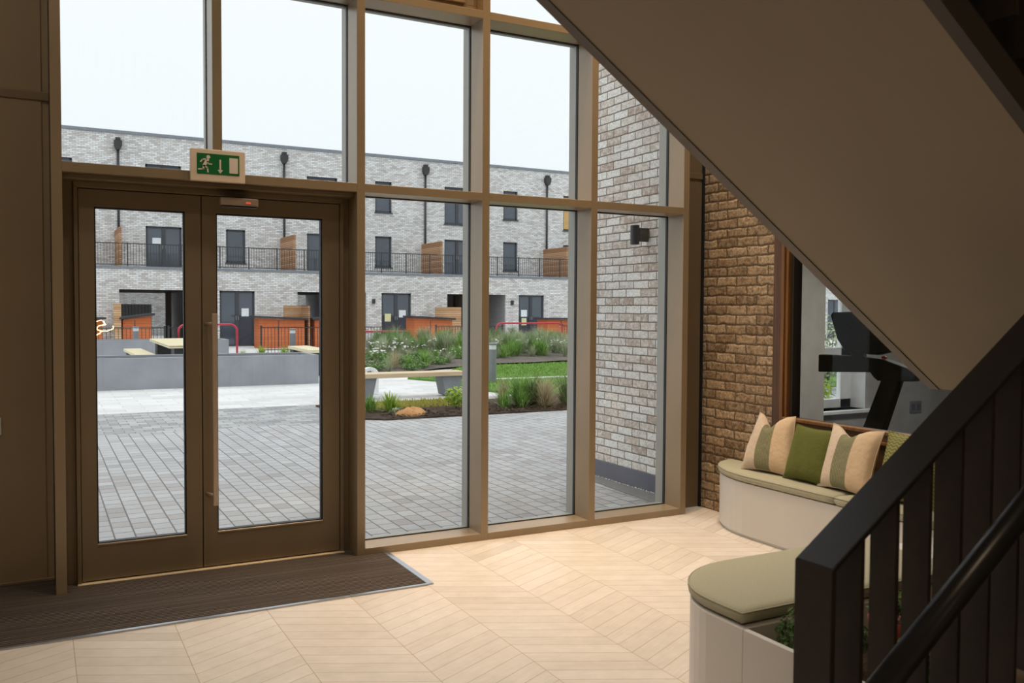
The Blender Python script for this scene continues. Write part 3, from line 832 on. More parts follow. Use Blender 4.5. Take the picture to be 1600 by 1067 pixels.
x = -0.110
while x < xe:
    MB().box(x - 0.006, x + 0.006, -4.065, -3.990, max(0.0, rz(x) - 0.97), rz(x) - th + 0.003).build('baluster', 'baluster', ss)
    x += 0.1185
# upper flight balusters fixed over the stringer
def uz(x): return zs(x) + 1.32
x = LX - 0.12
while x > -1.6:
    MB().box(x - 0.006, x + 0.006, -4.075, -4.0, zs(x) + 0.15, min(CZ - 0.05, uz(x))).build('baluster', 'baluster', ss)
    x -= 0.1185
MB().prism([(-1.2, uz(-1.2)), (-1.2, uz(-1.2) - th), (LX - 0.05, uz(LX - 0.05) - th), (LX - 0.05, uz(LX - 0.05))], 'Y', -4.09, -3.98).build('top_rail', 'rail', ss)
hp = [(-0.42, 0.66)]
hz = lambda x: 0.772 + 0.70 * (x + 0.24)
hr = MB().tube([(-0.34, -4.20, hz(-0.34)), (0.3, -4.20, hz(0.3)), (1.5, -4.20, hz(1.5))], 0.030, 20).build('handrail', 'handrail', ss, smooth=True)
for x in (0.72, 1.35):
    MB().tube([(x, -4.20, hz(x) - 0.01), (x, -4.15, hz(x) - 0.07), (x, RY0 + 0.004, hz(x) - 0.07)], 0.008, 8).build('handrail_bracket', 'rail', hr, smooth=True)

# ================================================================== PLANTS
def clump_mesh(n, L, wd, spread, curve, seed, seg=4, base=0.06, lvar=0.35):
    r = random.Random(seed); mb = MB()
    for _ in range(n):
        az = r.uniform(0, 2 * math.pi); ln = L * (1 - lvar + r.random() * lvar * 1.3); ti = abs(r.gauss(0, spread)); cv = curve * r.uniform(0.5, 1.4)
        bx, by = base * r.uniform(-1, 1), base * r.uniform(-1, 1)
        d = Vector((math.cos(az), math.sin(az), 0)); sd = Vector((-d.y, d.x, 0)); w0 = wd * r.uniform(0.6, 1.3)
        p = Vector((bx, by, 0)); ang = ti; o = len(mb.v)
        for k in range(seg + 1):
            t = k / seg; ww = w0 * (1 - t ** 1.6) * 0.5 + 0.0004
            mb.v += [p - sd * ww, p + sd * ww]
            ang = ti + cv * t * t
            p = p + (d * math.sin(ang) + Vector((0, 0, 1)) * math.cos(ang)) * (ln / seg)
        for k in range(seg): mb.face((o + 2 * k, o + 2 * k + 1, o + 2 * k + 3, o + 2 * k + 2))
    return mb
def leafy_mesh(n, rx, ry, rzz, leafsize, seed, z0=0.0, shell=0.35, aspect=0.5):
    r = random.Random(seed); mb = MB()
    for _ in range(n):
        while True:
            q = Vector((r.uniform(-1, 1), r.uniform(-1, 1), r.uniform(-1, 1)))
            if shell < q.length < 1: break
        c = Vector((q.x * rx, q.y * ry, z0 + rzz + q.z * rzz))
        nrm = (q.normalized() + Vector((r.uniform(-.8, .8), r.uniform(-.8, .8), r.uniform(0, .9)))).normalized()
        a = nrm.orthogonal().normalized(); a = (Matrix.Rotation(r.uniform(0, 6.28), 3, nrm) @ a); b = nrm.cross(a)
        s = leafsize * r.uniform(0.6, 1.3)
        o = len(mb.v)
        mb.v += [c - a * s * 0.5, c + b * s * aspect * 0.5 + nrm * s * 0.05, c + a * s * 0.5 - nrm * s * 0.08, c - b * s * aspect * 0.5 + nrm * s * 0.05]
        mb.face((o, o + 1, o + 2, o + 3))
    return mb
def stems_mesh(n, h, spread, seed, r0=0.004):
    r = random.Random(seed); mb = MB()
    for _ in range(n):
        a = r.uniform(0, 6.28); d = spread * r.random()
        mb.tube([(0, 0, 0), (math.cos(a) * d * .5, math.sin(a) * d * .5, h * .5), (math.cos(a) * d, math.sin(a) * d, h * r.uniform(.75, 1))], [r0, r0 * .8, r0 * .5], 5)
    return mb
def flowers_mesh(n, h, spread, seed, size=0.035):
    r = random.Random(seed); mb = MB()
    for _ in range(n):
        a = r.uniform(0, 6.28); d = spread * r.random() ** .5; c = (math.cos(a) * d, math.sin(a) * d, h * r.uniform(.8, 1.08)); s = size * r.uniform(.6, 1.4)
        mb.lathe(c, [(s * .3, -s * .35), (s, 0), (s * .75, s * .25), (s * .1, s * .35)], 7)
    return mb
def plant(name, loc, label, cat, parts, group=None):
    o = thing(name, loc, label, cat, group)
    off = Vector(loc)
    for nm, mb, mat in parts:
        mb.v = [v + off for v in mb.v]; mb.build(nm, mat, o)
    return o

# indoor planter plants
plant('boxleaf_plant', (0.82, -3.10, 0.21), 'bushy small leaved green plant at the planter corner beside the newel', 'plant',
      [('stems', stems_mesh(9, 0.22, 0.13, 1), 'stem'), ('leaves', leafy_mesh(1500, 0.20, 0.15, 0.135, 0.026, 2, 0.02, 0.25), 'leaf_in')])
plant('trailing_plant', (0.97, -3.42, 0.21), 'pale green leafy plant low in the planter seen between balusters', 'plant',
      [('stems', stems_mesh(9, 0.2, 0.12, 3), 'stem'), ('leaves', leafy_mesh(700, 0.17, 0.17, 0.12, 0.03, 4, 0.0, 0.2), 'leaf')])
plant('potted_fern', (1.36, -3.36, 0.21), 'feathery dark green fern standing tall in the planter well', 'plant',
      [('fronds', clump_mesh(90, 0.42, 0.02, 0.3, 0.9, 5, 5, 0.03), 'leaf_in')])
pt_ = thing('potted_succulent', (1.09, -3.20, 0.21), 'small leafy plant in a red pot inside the planter well', 'plant')
MB().lathe((1.09, -3.20, 0.21), [(0.05, 0), (0.07, 0.03), (0.085, 0.15), (0.09, 0.22), (0.078, 0.22), (0.07, 0.19)], 24).build('pot', 'terracotta', pt_, smooth=True)
mbx = leafy_mesh(160, 0.085, 0.085, 0.06, 0.045, 6, 0.0, 0.1); mbx.v = [v + Vector((1.09, -3.20, 0.42)) for v in mbx.v]; mbx.build('leaves', 'leaf', pt_)
pt2 = thing('plant_pot', (1.28, -3.62, 0.21), 'pale stone coloured pot low in the planter behind the balusters', 'pot')
MB().lathe((1.28, -3.62, 0.21), [(0.06, 0), (0.10, 0.06), (0.11, 0.13), (0.095, 0.17), (0.08, 0.17)], 24).build('pot', 'pot_pale', pt2, smooth=True)
mbx = leafy_mesh(140, 0.10, 0.10, 0.07, 0.05, 8, 0.0, 0.1); mbx.v = [v + Vector((1.28, -3.62, 0.37)) for v in mbx.v]; mbx.build('leaves', 'leaf_in', pt2)

# floor lamp behind the camera; the left door glass mirrors its glowing loops
lamp = thing('floor_lamp', (-1.06, -7.0, 0), 'slim floor lamp whose glowing curled loops are mirrored in the left door glass', 'lamp')
MB().lathe((-1.06, -7.0, 0), [(0.13, 0), (0.13, 0.015), (0.02, 0.03)], 28).build('base', 'rail', lamp)
MB().tube([(-1.06, -7.0, 0.02), (-1.06, -7.0, 1.22)], 0.010, 10).build('pole', 'rail', lamp, smooth=True)
for cx_, r1_, r2_, tz, ph in ((-1.12, 0.085, 0.10, 0.4, 0.2), (-1.03, 0.10, 0.045, 0.1, 1.5)):
    pts = [(cx_ + r1_ * math.cos(t * .26 + ph), -7.0 + 0.09 * math.sin(t * .26 + ph), 1.335 + r2_ * math.sin(t * .26 + ph + tz)) for t in range(21)]
    MB().tube(pts, 0.008, 8).build('glowing_loop', 'glow', lamp, smooth=True)

# ================================================================== GYM BEHIND THE INTERNAL WINDOW
GX = 8.6
st(box('wall_gym_floor', 'tread_grey', None, 3.2, GX, -9.2, 1.4, -0.12, 0.0)).name = 'floor_gym'
st(box('ceiling_gym', 'ceiling', None, XR + 0.12, GX, -9.2, 1.4, 2.75, 2.9))
st(box('wall_gym_right', 'gym_wall', None, GX, GX + 0.2, -9.2, 1.75, 0, CZ))
W3 = (4.7, 6.375, 0.52, 2.35)
gw = struct('wall_gym_front', (5, 1.4, 0))
mb = MB()
xs_ = [XR + 0.12, W3[0], W3[1], GX]; zs_ = [0, W3[2], W3[3], CZ]
for i in range(3):
    for j in range(3):
        if i == 1 and j == 1: continue
        mb.box(xs_[i], xs_[i + 1], 1.4, 1.70, zs_[j], zs_[j + 1])
mb.build('plaster', 'gym_wall', gw)
mb = MB()
for i in range(3):
    for j in range(3):
        if i == 1 and j == 1: continue
        mb.box(xs_[i], xs_[i + 1], 1.70, 1.735, zs_[j], zs_[j + 1])
mb.build('outer_brickwork', 'brick_out', gw)
st(box('wall_gym_side', 'gym_pier', None, XR + 0.12, XR + 0.2, 0.18, 1.4, 0, 2.75))
st(box('wall_gym_pier', 'gym_pier', None, 4.95, 5.42, 1.12, 1.4, 0, 2.75))
w3 = struct('window_3', (5.4, 1.5, W3[2]))
box('window_sill', 'white', w3, W3[0] - 0.1, W3[1] + 0.30, 1.33, 1.62, W3[2] - 0.035, W3[2], 0.004)
for a in ((W3[1] - 0.17, W3[1], W3[2], W3[3]), (W3[0], W3[0] + 0.1, W3[2], W3[3]), (W3[0], W3[1], W3[2], W3[2] + 0.10), (W3[0], W3[1], 1.10, 1.20), (W3[0], W3[1], W3[3] - 0.08, W3[3])):
    box('window_frame', 'white', w3, a[0], a[1], 1.60, 1.66, a[2], a[3], 0.004)
box('window_reveal', 'white', w3, W3[1] - 0.006, W3[1], 1.40, 1.60, W3[2], W3[3])
box('pane', 'glass', w3, W3[0] + 0.1, W3[1] - 0.13, 1.625, 1.631, W3[2] + 0.1, W3[3] - 0.08)
so = thing('wall_socket', (7.22, 1.39, 0.5), 'steel double power socket low on the grey gym wall', 'socket')
box('plate', 'alu', so, 7.12, 7.32, 1.388, 1.4, 0.43, 0.57, 0.003)
for x in (7.145, 7.235): box('socket_insert', 'tread_grey', so, x, x + 0.06, 1.384, 1.388, 0.46, 0.54)

tm = thing('treadmill', (3.95, -0.6, 0), 'black treadmill with large console behind the timber framed window', 'treadmill')
TX = 3.9
def tprism(name, pts, x0, x1, mat='tread_black', bev=0.015):
    MB().prism(pts, 'X', x0, x1).build(name, mat, tm, bev, 3)
tprism('console', [(-0.345, 1.575), (-0.36, 1.60), (-0.52, 1.605), (-1.0, 1.60), (-0.98, 1.32), (-0.80, 1.275), (-0.56, 1.28), (-0.50, 1.29), (-0.42, 1.38)], TX - 0.03, TX + 0.05)
tprism('console_neck', [(-0.53, 1.30), (-0.63, 1.30), (-0.66, 1.22), (-0.54, 1.22)], TX + 0.0, TX + 0.06, bev=0.006)
tprism('handle_bar', [(-0.20, 1.25), (-0.20, 1.105), (-0.72, 1.135), (-0.75, 1.10), (-0.79, 1.075), (-1.10, 1.09), (-1.14, 1.14), (-1.05, 1.19), (-0.85, 1.24), (-0.60, 1.255)], TX + 0.0, TX + 0.09, bev=0.012)
tprism('upright', [(-0.82, 1.09), (-0.98, 1.10), (-0.84, 0.70), (-0.59, 0.10), (-0.38, 0.10), (-0.665, 0.72)], TX + 0.01, TX + 0.08, bev=0.008)
tprism('upright', [(-1.055, 1.08), (-1.135, 1.08), (-1.06, 0.72), (-0.86, 0.10), (-0.70, 0.10), (-0.96, 0.72)], TX + 0.55, TX + 0.61, bev=0.008)
MB().box(TX - 0.02, TX + 0.66, -2.0, -0.3, 0.0, 0.16).build('running_deck', 'tread_black', tm, 0.02, 3)
MB().lathe((TX + 0.03, -0.83, 1.245), [(0.018, 0), (0.022, 0.012), (0.012, 0.022)], 12).build('stop_button', 'red', tm, smooth=True)

# ================================================================== OUTSIDE
st(MB().poly([(-30, 0.3, -0.03), (60, 0.3, -0.03), (60, 50, -0.03), (-30, 50, -0.03)]).build('slab_paving', 'slab'))
def flat(name, pts, z, mat, thick=0.02):
    return MB().prism(pts, 'Z', z - thick, z).build(name, mat)
st(flat('block_paving', [(-12, 0.22), (XR - 0.02, 0.22), (XR - 0.02, 1.735), (30, 1.735), (30, 6.75), (-12, 6.75)], -0.005, 'paver'))
st(flat('block_paving', [(-12, 6.75), (30, 6.75), (30, 9.15), (-12, 9.15)], -0.005, 'paver_band'))
st(flat('drain_strip', [(2.70, 0.30), (XR - 0.02, 0.30), (XR - 0.02, 1.80), (2.80, 1.80)], 0.001, 'asphalt', 0.01))
ext = struct('wall_exterior', (XR, 1, 0))
mb = MB().box(XR, XR + 0.10, 0.26, 1.735, 0.15, CZ + 0.4); mb.build('brickwork', 'brick_out', ext)
MB().box(XR - 0.012, XR + 0.1, 0.26, 1.75, -0.03, 0.155).build('plinth', 'plinth', ext, 0.004)
mb = MB()
for k in range(60):
    y = 0.5 + 1.25 * k / 60 + rnd.uniform(-.01, .01); s = rnd.uniform(.004, .010); xx = XR - 0.022 - rnd.random() * 0.02
    mb.lathe((xx, y, 0.0), [(s * .6, 0), (s, s * .4), (s * .6, s)], 6)
tag(mb.build('pebbles', 'pebble'), 'white pebbles scattered along the foot of the outside brick wall', 'pebbles', kind='stuff')
wl = thing('wall_lamp', (XR, 0.928, 2.27), 'dark grey cylinder wall lamp on the outside brick wall', 'lamp')
MB().lathe((XR - 0.135, 0.928, 2.188), [(0.036, 0.004), (0.040, 0.0), (0.040, 0.165), (0.037, 0.168)], 28).build('lamp_body', 'wall_lamp', wl, smooth=False)
MB().box(XR - 0.10, XR, 0.905, 0.95, 2.215, 2.335).build('wall_bracket', 'wall_lamp', wl, 0.004)

# ---- grass and planting beds
flat('lawn', [(6.0, 10.6), (6.3, 9.0), (9, 7.9), (26, 7.9), (26, 18), (9, 17.6), (8.2, 16.4), (6.9, 14.6), (5.75, 13.8), (6.2, 12.6)], 0.015, 'lawn', 0.05)
lw_ = bpy.data.objects['lawn']; tag(lw_, 'green lawn behind the grey bollard and planting bed', 'lawn', kind='stuff')
def blades(name, region, n, h, seed, mat, label):
    r = random.Random(seed); mb = MB()
    x0, x1, y0, y1 = region['b']
    k = 0
    while k < n:
        x, y = r.uniform(x0, x1), r.uniform(y0, y1)
        if not region['f'](x, y): continue
        k += 1; a = r.uniform(0, 6.28); hh = h * r.uniform(.5, 1.2); ln = hh * r.uniform(-.5, .5); w_ = 0.007 + 0.0006 * y
        o = len(mb.v)
        mb.v += [Vector((x - math.cos(a) * w_, y - math.sin(a) * w_, 0.0)), Vector((x + math.cos(a) * w_, y + math.sin(a) * w_, 0.0)), Vector((x + ln, y + ln * .5, 0.015 + hh))]
        mb.face((o, o + 1, o + 2))
    o = mb.build(name, mat); tag(o, label, 'grass', kind='stuff')
def inlawn(x, y):
    pts = [(6.0, 10.6), (6.3, 9.0), (9, 7.9), (26, 7.9), (26, 18), (9, 17.6), (8.2, 16.4), (6.9, 14.6), (5.75, 13.8), (6.2, 12.6)]
    ins = False
    for (xa, ya), (xb, yb) in zip(pts, pts[1:] + pts[:1]):
        if (ya > y) != (yb > y) and x < (xb - xa) * (y - ya) / (yb - ya) + xa: ins = not ins
    return ins and not (12.38 < y < 12.52)
blades('lawn_grass', {'b': (5.7, 14.5, 8.0, 18), 'f': inlawn}, 16000, 0.05, 3, 'blade_lawn', 'short green grass blades covering the lawn')
blades('verge_grass', {'b': (2.4, 4.75, 7.75, 8.75), 'f': lambda x, y: True}, 2600, 0.07, 4, 'g_yellow', 'yellow green grass strip behind the front mulch bed')
st(box('lawn_edging', 'pebble', None, 6.2, 26, 12.40, 12.50, -0.02, 0.035))
st(flat('planting_bed', [(2.2, 6.95), (2.62, 6.62), (9.5, 6.62), (9.5, 7.95), (6.3, 8.9), (4.8, 8.4), (4.4, 8.85), (2.2, 8.85)], 0.02, 'soil', 0.05))
mb = MB(); r_ = random.Random(12)
for _ in range(1500):
    x, y = r_.uniform(2.4, 7.5), 6.62 + abs(r_.gauss(0, .45)); s = r_.uniform(.012, .035); a = r_.uniform(0, 6.28); z = 0.022 + r_.random() * .035
    if x < 2.62 and y < 6.95 or y > 8.3: continue
    c = Vector((x, y, z)); u_ = Vector((math.cos(a), math.sin(a), r_.uniform(-.4, .4))) * s; v_ = Vector((-math.sin(a), math.cos(a), r_.uniform(-.4, .4))) * s * .45
    o = len(mb.v); mb.v += [c - u_ - v_, c + u_ - v_, c + u_ + v_, c - u_ + v_]; mb.face((o, o + 1, o + 2, o + 3))
tag(mb.build('bark_chips', 'soil'), 'loose brown bark chips covering the front planting bed', 'mulch', kind='stuff')
# meadow mound
def mz(x, y): return 0.0 + 0.045 * max(0, y - 15.8)
mb = MB(); nx_, ny_ = 60, 16
for j in range(ny_ + 1):
    t = (j / ny_) ** 1.3
    for i in range(nx_ + 1):
        xf = 5.05 + 21 * (i / nx_) ** 1.3
        yf = 15.35 + 2.3 * (1 - math.exp(-max(0, xf - 6.3) * .45)) + .07 * math.sin(2.7 * xf)
        y = yf + (25.5 - yf) * t; x = xf + (.330 * (y - yf) - .2 * t) * (1 - i / nx_)
        mb.v.append(Vector((x, y, -0.01 + mz(x, y) + 0.035 * min(1, t * 6) * (1.2 + math.sin(3.1 * x) * math.cos(2.3 * y)))))
for j in range(ny_):
    for i in range(nx_): o = j * (nx_ + 1) + i; mb.face((o, o + 1, o + nx_ + 2, o + nx_ + 1))
st(mb.build('meadow_bed', 'soil_grey', smooth=True))

def gplant(name, loc, label, n, L, wd, sp, cv, seed, mat, group=None, extra=None):
    return plant(name, loc, label, 'plant', [('blades', clump_mesh(n, L, wd, sp, cv, seed), mat)] + (extra or []), group)
# front bed, one by one
gplant('grass_tuft', (4.98, 7.55, 0.02), 'straw coloured grass tuft at left end of the long front bed', 170, 0.50, 0.009, 0.45, 0.9, 21, 'g_tan')
gplant('grass_tuft', (5.22, 7.35, 0.02), 'wide arching bright green grass in the front bed below the bollard', 300, 0.62, 0.020, 0.65, 1.5, 22, 'g_green')
gplant('grass_tuft', (5.46, 7.35, 0.02), 'bushy green grass right of the arching clump in front bed', 230, 0.58, 0.018, 0.55, 1.3, 23, 'g_dark')
gplant('grass_tuft', (5.50, 7.02, 0.02), 'large straw coloured feathery grass between two green clumps', 420, 0.58, 0.007, 0.6, 1.5, 24, 'g_tan')
gplant('grass_tuft', (5.98, 7.15, 0.02), 'dark green upright grass at right of straw coloured feathery grass', 260, 0.62, 0.018, 0.6, 1.3, 25, 'g_dark')
gplant('grass_tuft', (6.40, 7.45, 0.02), 'grey green grass clump at right end of the front bed', 160, 0.42, 0.012, 0.5, 1.2, 26, 'g_grey')
gplant('grass_tuft', (5.12, 7.12, 0.02), 'low tan and green tuft at the front bed edge', 120, 0.36, 0.010, 0.5, 1.3, 27, 'g_green')
gplant('grass_tuft', (4.82, 7.15, 0.02), 'low green tuft at front corner of the bed behind the mullion', 120, 0.34, 0.012, 0.5, 1.0, 28, 'g_green')
plant('leafy_shrub', (4.08, 7.42, 0.02), 'young leafy shrub in mulch in front of the bench leg', 'plant',
      [('stems', stems_mesh(8, 0.36, 0.18, 31), 'stem'), ('leaves', leafy_mesh(520, 0.20, 0.18, 0.17, 0.055, 32, 0.03, 0.15), 'g_lime')])
plant('leafy_shrub', (4.52, 7.75, 0.02), 'taller young shrub with pale leaves at right bench leg', 'plant',
      [('stems', stems_mesh(8, 0.5, 0.16, 33), 'stem'), ('leaves', leafy_mesh(480, 0.18, 0.18, 0.25, 0.06, 34, 0.03, 0.15), 'g_lime')])
plant('bed_plant', (2.98, 7.42, 0.02), 'bright green feathery plant at left end of the mulch bed', 'plant',
      [('fronds', clump_mesh(200, 0.34, 0.024, 0.7, 1.0, 35), 'g_lime')])
plant('bed_plant', (2.72, 7.62, 0.02), 'green grassy plant beside the mullion left in the mulch bed', 'plant',
      [('fronds', clump_mesh(160, 0.28, 0.018, 0.6, 0.9, 36), 'g_green')])
plant('bed_plant', (2.95, 7.08, 0.02), 'low grey green leaf rosette at front edge of mulch bed', 'plant',
      [('leaves', leafy_mesh(120, 0.13, 0.10, 0.05, 0.06, 37, 0.0, 0.1), 'g_grey')])
plant('bed_plant', (4.25, 6.98, 0.02), 'small lime green sprig in mulch right of orange mound', 'plant',
      [('leaves', leafy_mesh(70, 0.12, 0.08, 0.05, 0.05, 38, 0.0, 0.1), 'g_lime')])
mb = MB(); nn = 20  # low irregular orange mound set in the mulch
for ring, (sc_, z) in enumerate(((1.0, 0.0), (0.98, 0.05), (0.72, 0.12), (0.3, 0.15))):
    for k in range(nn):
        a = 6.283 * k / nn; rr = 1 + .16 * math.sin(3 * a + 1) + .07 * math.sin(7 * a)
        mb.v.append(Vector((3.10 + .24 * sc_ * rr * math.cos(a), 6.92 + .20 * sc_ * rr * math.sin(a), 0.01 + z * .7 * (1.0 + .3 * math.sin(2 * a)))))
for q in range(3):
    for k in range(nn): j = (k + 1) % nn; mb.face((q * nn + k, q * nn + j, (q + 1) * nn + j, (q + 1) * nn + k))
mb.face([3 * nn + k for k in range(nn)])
tag(mb.build('orange_mound', 'orange_patch', smooth=True), 'flat orange brown mound lying in the mulch bed before the bench', 'stone')

# meadow clumps copied from a few kinds
kinds = [('g_grey', 200, 0.85, 0.013, 0.42, 1.0), ('g_green', 190, 0.75, 0.020, 0.55, 1.2), ('g_grey', 240, 0.75, 0.010, 0.6, 1.5), ('g_dark', 190, 0.8, 0.018, 0.45, 1.0), ('g_tan', 200, 0.70, 0.010, 0.55, 1.3)]
names_ = ['tall grey green meadow grass clump in the bed before the brick houses', 'bright green meadow grass clump in the bed before the brick houses',
          'fine arching silvery meadow grass clump in the bed before the brick houses', 'dark green upright meadow grass clump in the bed before the brick houses', 'straw coloured meadow grass clump in the bed before the brick houses']
protos = {}
r_ = random.Random(44)
cells = []
for j in range(14):
    for i in range(26):
        y = 15.9 + j * 0.65 + r_.uniform(-.25, .25); x = 5.0 + i * 0.62 + r_.uniform(-.25, .25)
        if x < -1.55 + .330 * (y + 5.49): continue
        if y < 15.75 + min(2.6, max(0, (x - 6.4) * .8)): continue
        if x > 6 + 0.62 * (y - 7): continue
        cells.append((x, y))
for x, y in cells:
    back = y > 19.5
    k = r_.choice([0, 0, 1, 3, 3, 2]) if back else r_.choice([1, 2, 0, 4, 1, 2])
    s = r_.uniform(.6, .88) if back else r_.uniform(.4, .75)
    if x > 9.3 and y < 20.5: s *= 1.3
    if k not in protos:
        c = kinds[k]
        protos[k] = gplant('grass_clump', (x, y, mz(x, y)), names_[k], c[1], c[2], c[3], c[4], c[5], 50 + k, c[0], 'meadow grasses before the brick houses: kind %d' % k)
        protos[k]['group'] = ['tall grey green meadow grasses', 'bright green meadow grasses', 'silvery meadow grasses', 'dark green meadow grasses', 'straw coloured meadow grasses'][k]
        protos[k].scale = (s, s, s)
    else:
        copy_tree(protos[k], (x, y, mz(x, y)), scale=s, rz=r_.uniform(0, 6.28))
yp = None
for k in range(85):
    y = r_.uniform(16.1, 21); x = r_.uniform(5.5, 15)
    if y < 15.9 + min(2.6, max(0, (x - 6.2) * .8)): continue
    if yp is None:
        yp = plant('white_yarrow', (x, y, mz(x, y)), 'low white flowered yarrow in the bed before the brick houses', 'plant',
                   [('stems', stems_mesh(9, .32, .2, 61), 'stem'), ('leaves', leafy_mesh(150, .22, .22, .09, .05, 62, 0, .1), 'g_grey'), ('blossoms', flowers_mesh(7, .34, .3, 63, .03), 'flower')],
                   'white yarrows in the meadow bed')
    else:
        s = r_.uniform(.7, 1.3)
        copy_tree(yp, (x, y, mz(x, y)), scale=s, rz=r_.uniform(0, 6.28))
gc = None
for k in range(60):
    y = r_.uniform(15.9, 18.6); x = r_.uniform(5.4, 10.5)
    if y < 15.75 + min(2.6, max(0, (x - 6.4) * .8)) or x < -1.45 + .330 * (y + 5.49): continue
    if gc is None:
        gc = plant('ground_cover_plant', (x, y, mz(x, y)), 'low grey green leafy ground cover at the front of the meadow bed', 'plant',
                   [('stems', stems_mesh(7, .14, .2, 91), 'stem'), ('leaves', leafy_mesh(260, .30, .26, .11, .07, 92, 0, .1), 'leaf')], 'low ground cover plants in the meadow bed')
    else: copy_tree(gc, (x, y, mz(x, y)), scale=r_.uniform(.6, 1.25), rz=r_.uniform(0, 6.28))
# low plants by the far planters
pv = [(4.25, 22.3), (4.9, 22.0), (3.75, 22.6)]
lb = ['spiky green plant left of two behind the grey planter', 'spiky green plant right of two behind the grey planter', 'low dark plant at the end of the rear grey planter']
pr = gplant('garden_plant', (*pv[0], 0.0), lb[0], 90, 0.5, 0.03, 0.35, 0.9, 71, 'g_lime')
for q, l_ in zip(pv[1:], lb[1:]): copy_tree(pr, (*q, 0.0), l_, rz=1.3, scale=1.0 if q is pv[1] else .7)
st(flat('planting_bed', [(3.7, 21.0), (6.2, 21.0), (6.2, 24.5), (3.7, 24.5)], 0.02, 'soil', 0.05))

# shrub seen through the gym window
plant('leafy_shrub', (7.9, 3.9, 0), 'green leafy shrub outside the gym window', 'plant',
      [('stems', stems_mesh(10, .6, .3, 81, .008), 'stem'), ('leaves', leafy_mesh(900, .55, .5, .36, .10, 82, .05, .3), 'g_lime')])
plant('leafy_shrub', (12.6, 7.6, 0), 'tall pale bush beyond the shrub outside the gym window', 'plant',
      [('stems', stems_mesh(10, 1.2, .4, 83, .01), 'stem'), ('leaves', leafy_mesh(900, .7, .7, .75, .10, 84, .05, .3), 'g_grey')])

# ---- garden furniture and planters
gb = thing('garden_bench', (4.2, 9.9, 0), 'long timber seat bench on grey tapered concrete legs', 'bench')
MB().box(2.75, 5.33, 9.70, 10.15, 0.355, 0.435).build('seat', 'timber_bench', gb, 0.008)
for x in (3.36, 5.06):
    MB().prism([(x - 0.13, -0.01), (x + 0.13, -0.01), (x + 0.21, 0.355), (x - 0.21, 0.355)], 'Y', 9.74, 10.11).build('leg', 'concrete_dark', gb, 0.006)
ar = thing('cycle_stand', (3.78, 10.75, 0), 'white rounded arch block standing behind the garden bench', 'stand')
pts = [(3.60, 0.0), (3.60, .36)] + [(3.60 + .17 * (1 - math.cos(a * math.pi / 10)), .36 + .13 * math.sin(a * math.pi / 10)) for a in range(1, 10)] + [(3.94, .36), (3.94, 0.0)]
ip = [(3.70, .0), (3.70, .40), (3.84, .40), (3.84, .0)]
mb = MB(); mb.prism(pts[:len(pts) // 2 + 1] + [(3.77, .42), (3.71, .42), (3.71, 0)], 'Y', 10.68, 10.80); mb.prism([(3.83, 0), (3.83, .42), (3.77, .42)] + pts[len(pts) // 2:], 'Y', 10.68, 10.80)
mb.build('arch', 'white', ar, 0.01)

def planter(name, x0, x1, y0, y1, h, label):
    o = thing(name, ((x0 + x1) / 2, y0, 0), label, 'planter')
    t = 0.09
    mb = MB()
    ou = [(x0, y0), (x1, y0), (x1, y1), (x0, y1)]; inn = [(x0 + t, y0 + t), (x1 - t, y0 + t), (x1 - t, y1 - t), (x0 + t, y1 - t)]
    for p in ou: mb.v.append(Vector((*p, -0.03)))
    for p in ou: mb.v.append(Vector((*p, h)))
    for p in inn: mb.v.append(Vector((*p, h)))
    for p in inn: mb.v.append(Vector((*p, h - .25)))
    for a in range(3):
        for k in range(4): j = (k + 1) % 4; mb.face((a * 4 + k, a * 4 + j, a * 4 + 4 + j, a * 4 + 4 + k))
    mb.build('trough', 'concrete', o, 0.006)
    MB().poly([(p[0], p[1], h - .12) for p in inn]).build('soil', 'soil', o)
    return o
planter('garden_planter', -5.0, 3.58, 13.55, 14.85, 0.60, 'long grey concrete planter in front, right across the door view')
planter('garden_planter', -5.0, 3.45, 23.2, 24.4, 0.62, 'grey concrete planter behind the picnic table')

def ptable(name, q, h, leg, label, cat):
    cx = sum(p[0] for p in q) / 4; cy = sum(p[1] for p in q) / 4
    o = thing(name, (cx, cy, 0), label, cat)
    MB().prism(q, 'Z', h - 0.07, h).build('table_top' if cat == 'table' else 'seat', 'timber_top', o, 0.005)
    def lerp(s, t):
        a = [q[0][i] + (q[1][i] - q[0][i]) * s for i in (0, 1)]; b = [q[3][i] + (q[2][i] - q[3][i]) * s for i in (0, 1)]
        return (a[0] + (b[0] - a[0]) * t, a[1] + (b[1] - a[1]) * t)
    for t0, t1 in ((0.03, 0.16), (0.84, 0.97)):
        MB().prism([lerp(.12, t0), lerp(.88, t0), lerp(.88, t1), lerp(.12, t1)], 'Z', -.03, h - .07).build('leg', 'black_steel', o)
    MB().prism([lerp(.3, .16), lerp(.7, .16), lerp(.7, .84), lerp(.3, .84)], 'Z', h - .2, h - .07).build('apron', 'black_steel', o)
ptable('picnic_table', [(0.80, 15.9), (1.85, 15.9), (1.98, 20.9), (0.88, 20.7)][::1], 0.75, 0, 'pale timber picnic table on dark base behind the front planter', 'table')
ptable('picnic_bench', [(0.28, 17.6), (0.74, 17.6), (0.74, 21.6), (0.28, 21.5)], 0.45, 0, 'pale timber bench left of the picnic table', 'bench')
ptable('picnic_bench', [(3.92, 15.6), (4.55, 15.6), (4.62, 18.4), (4.06, 18.2)], 0.60, 0, 'pale timber bench at the right end of the grey planter', 'bench')

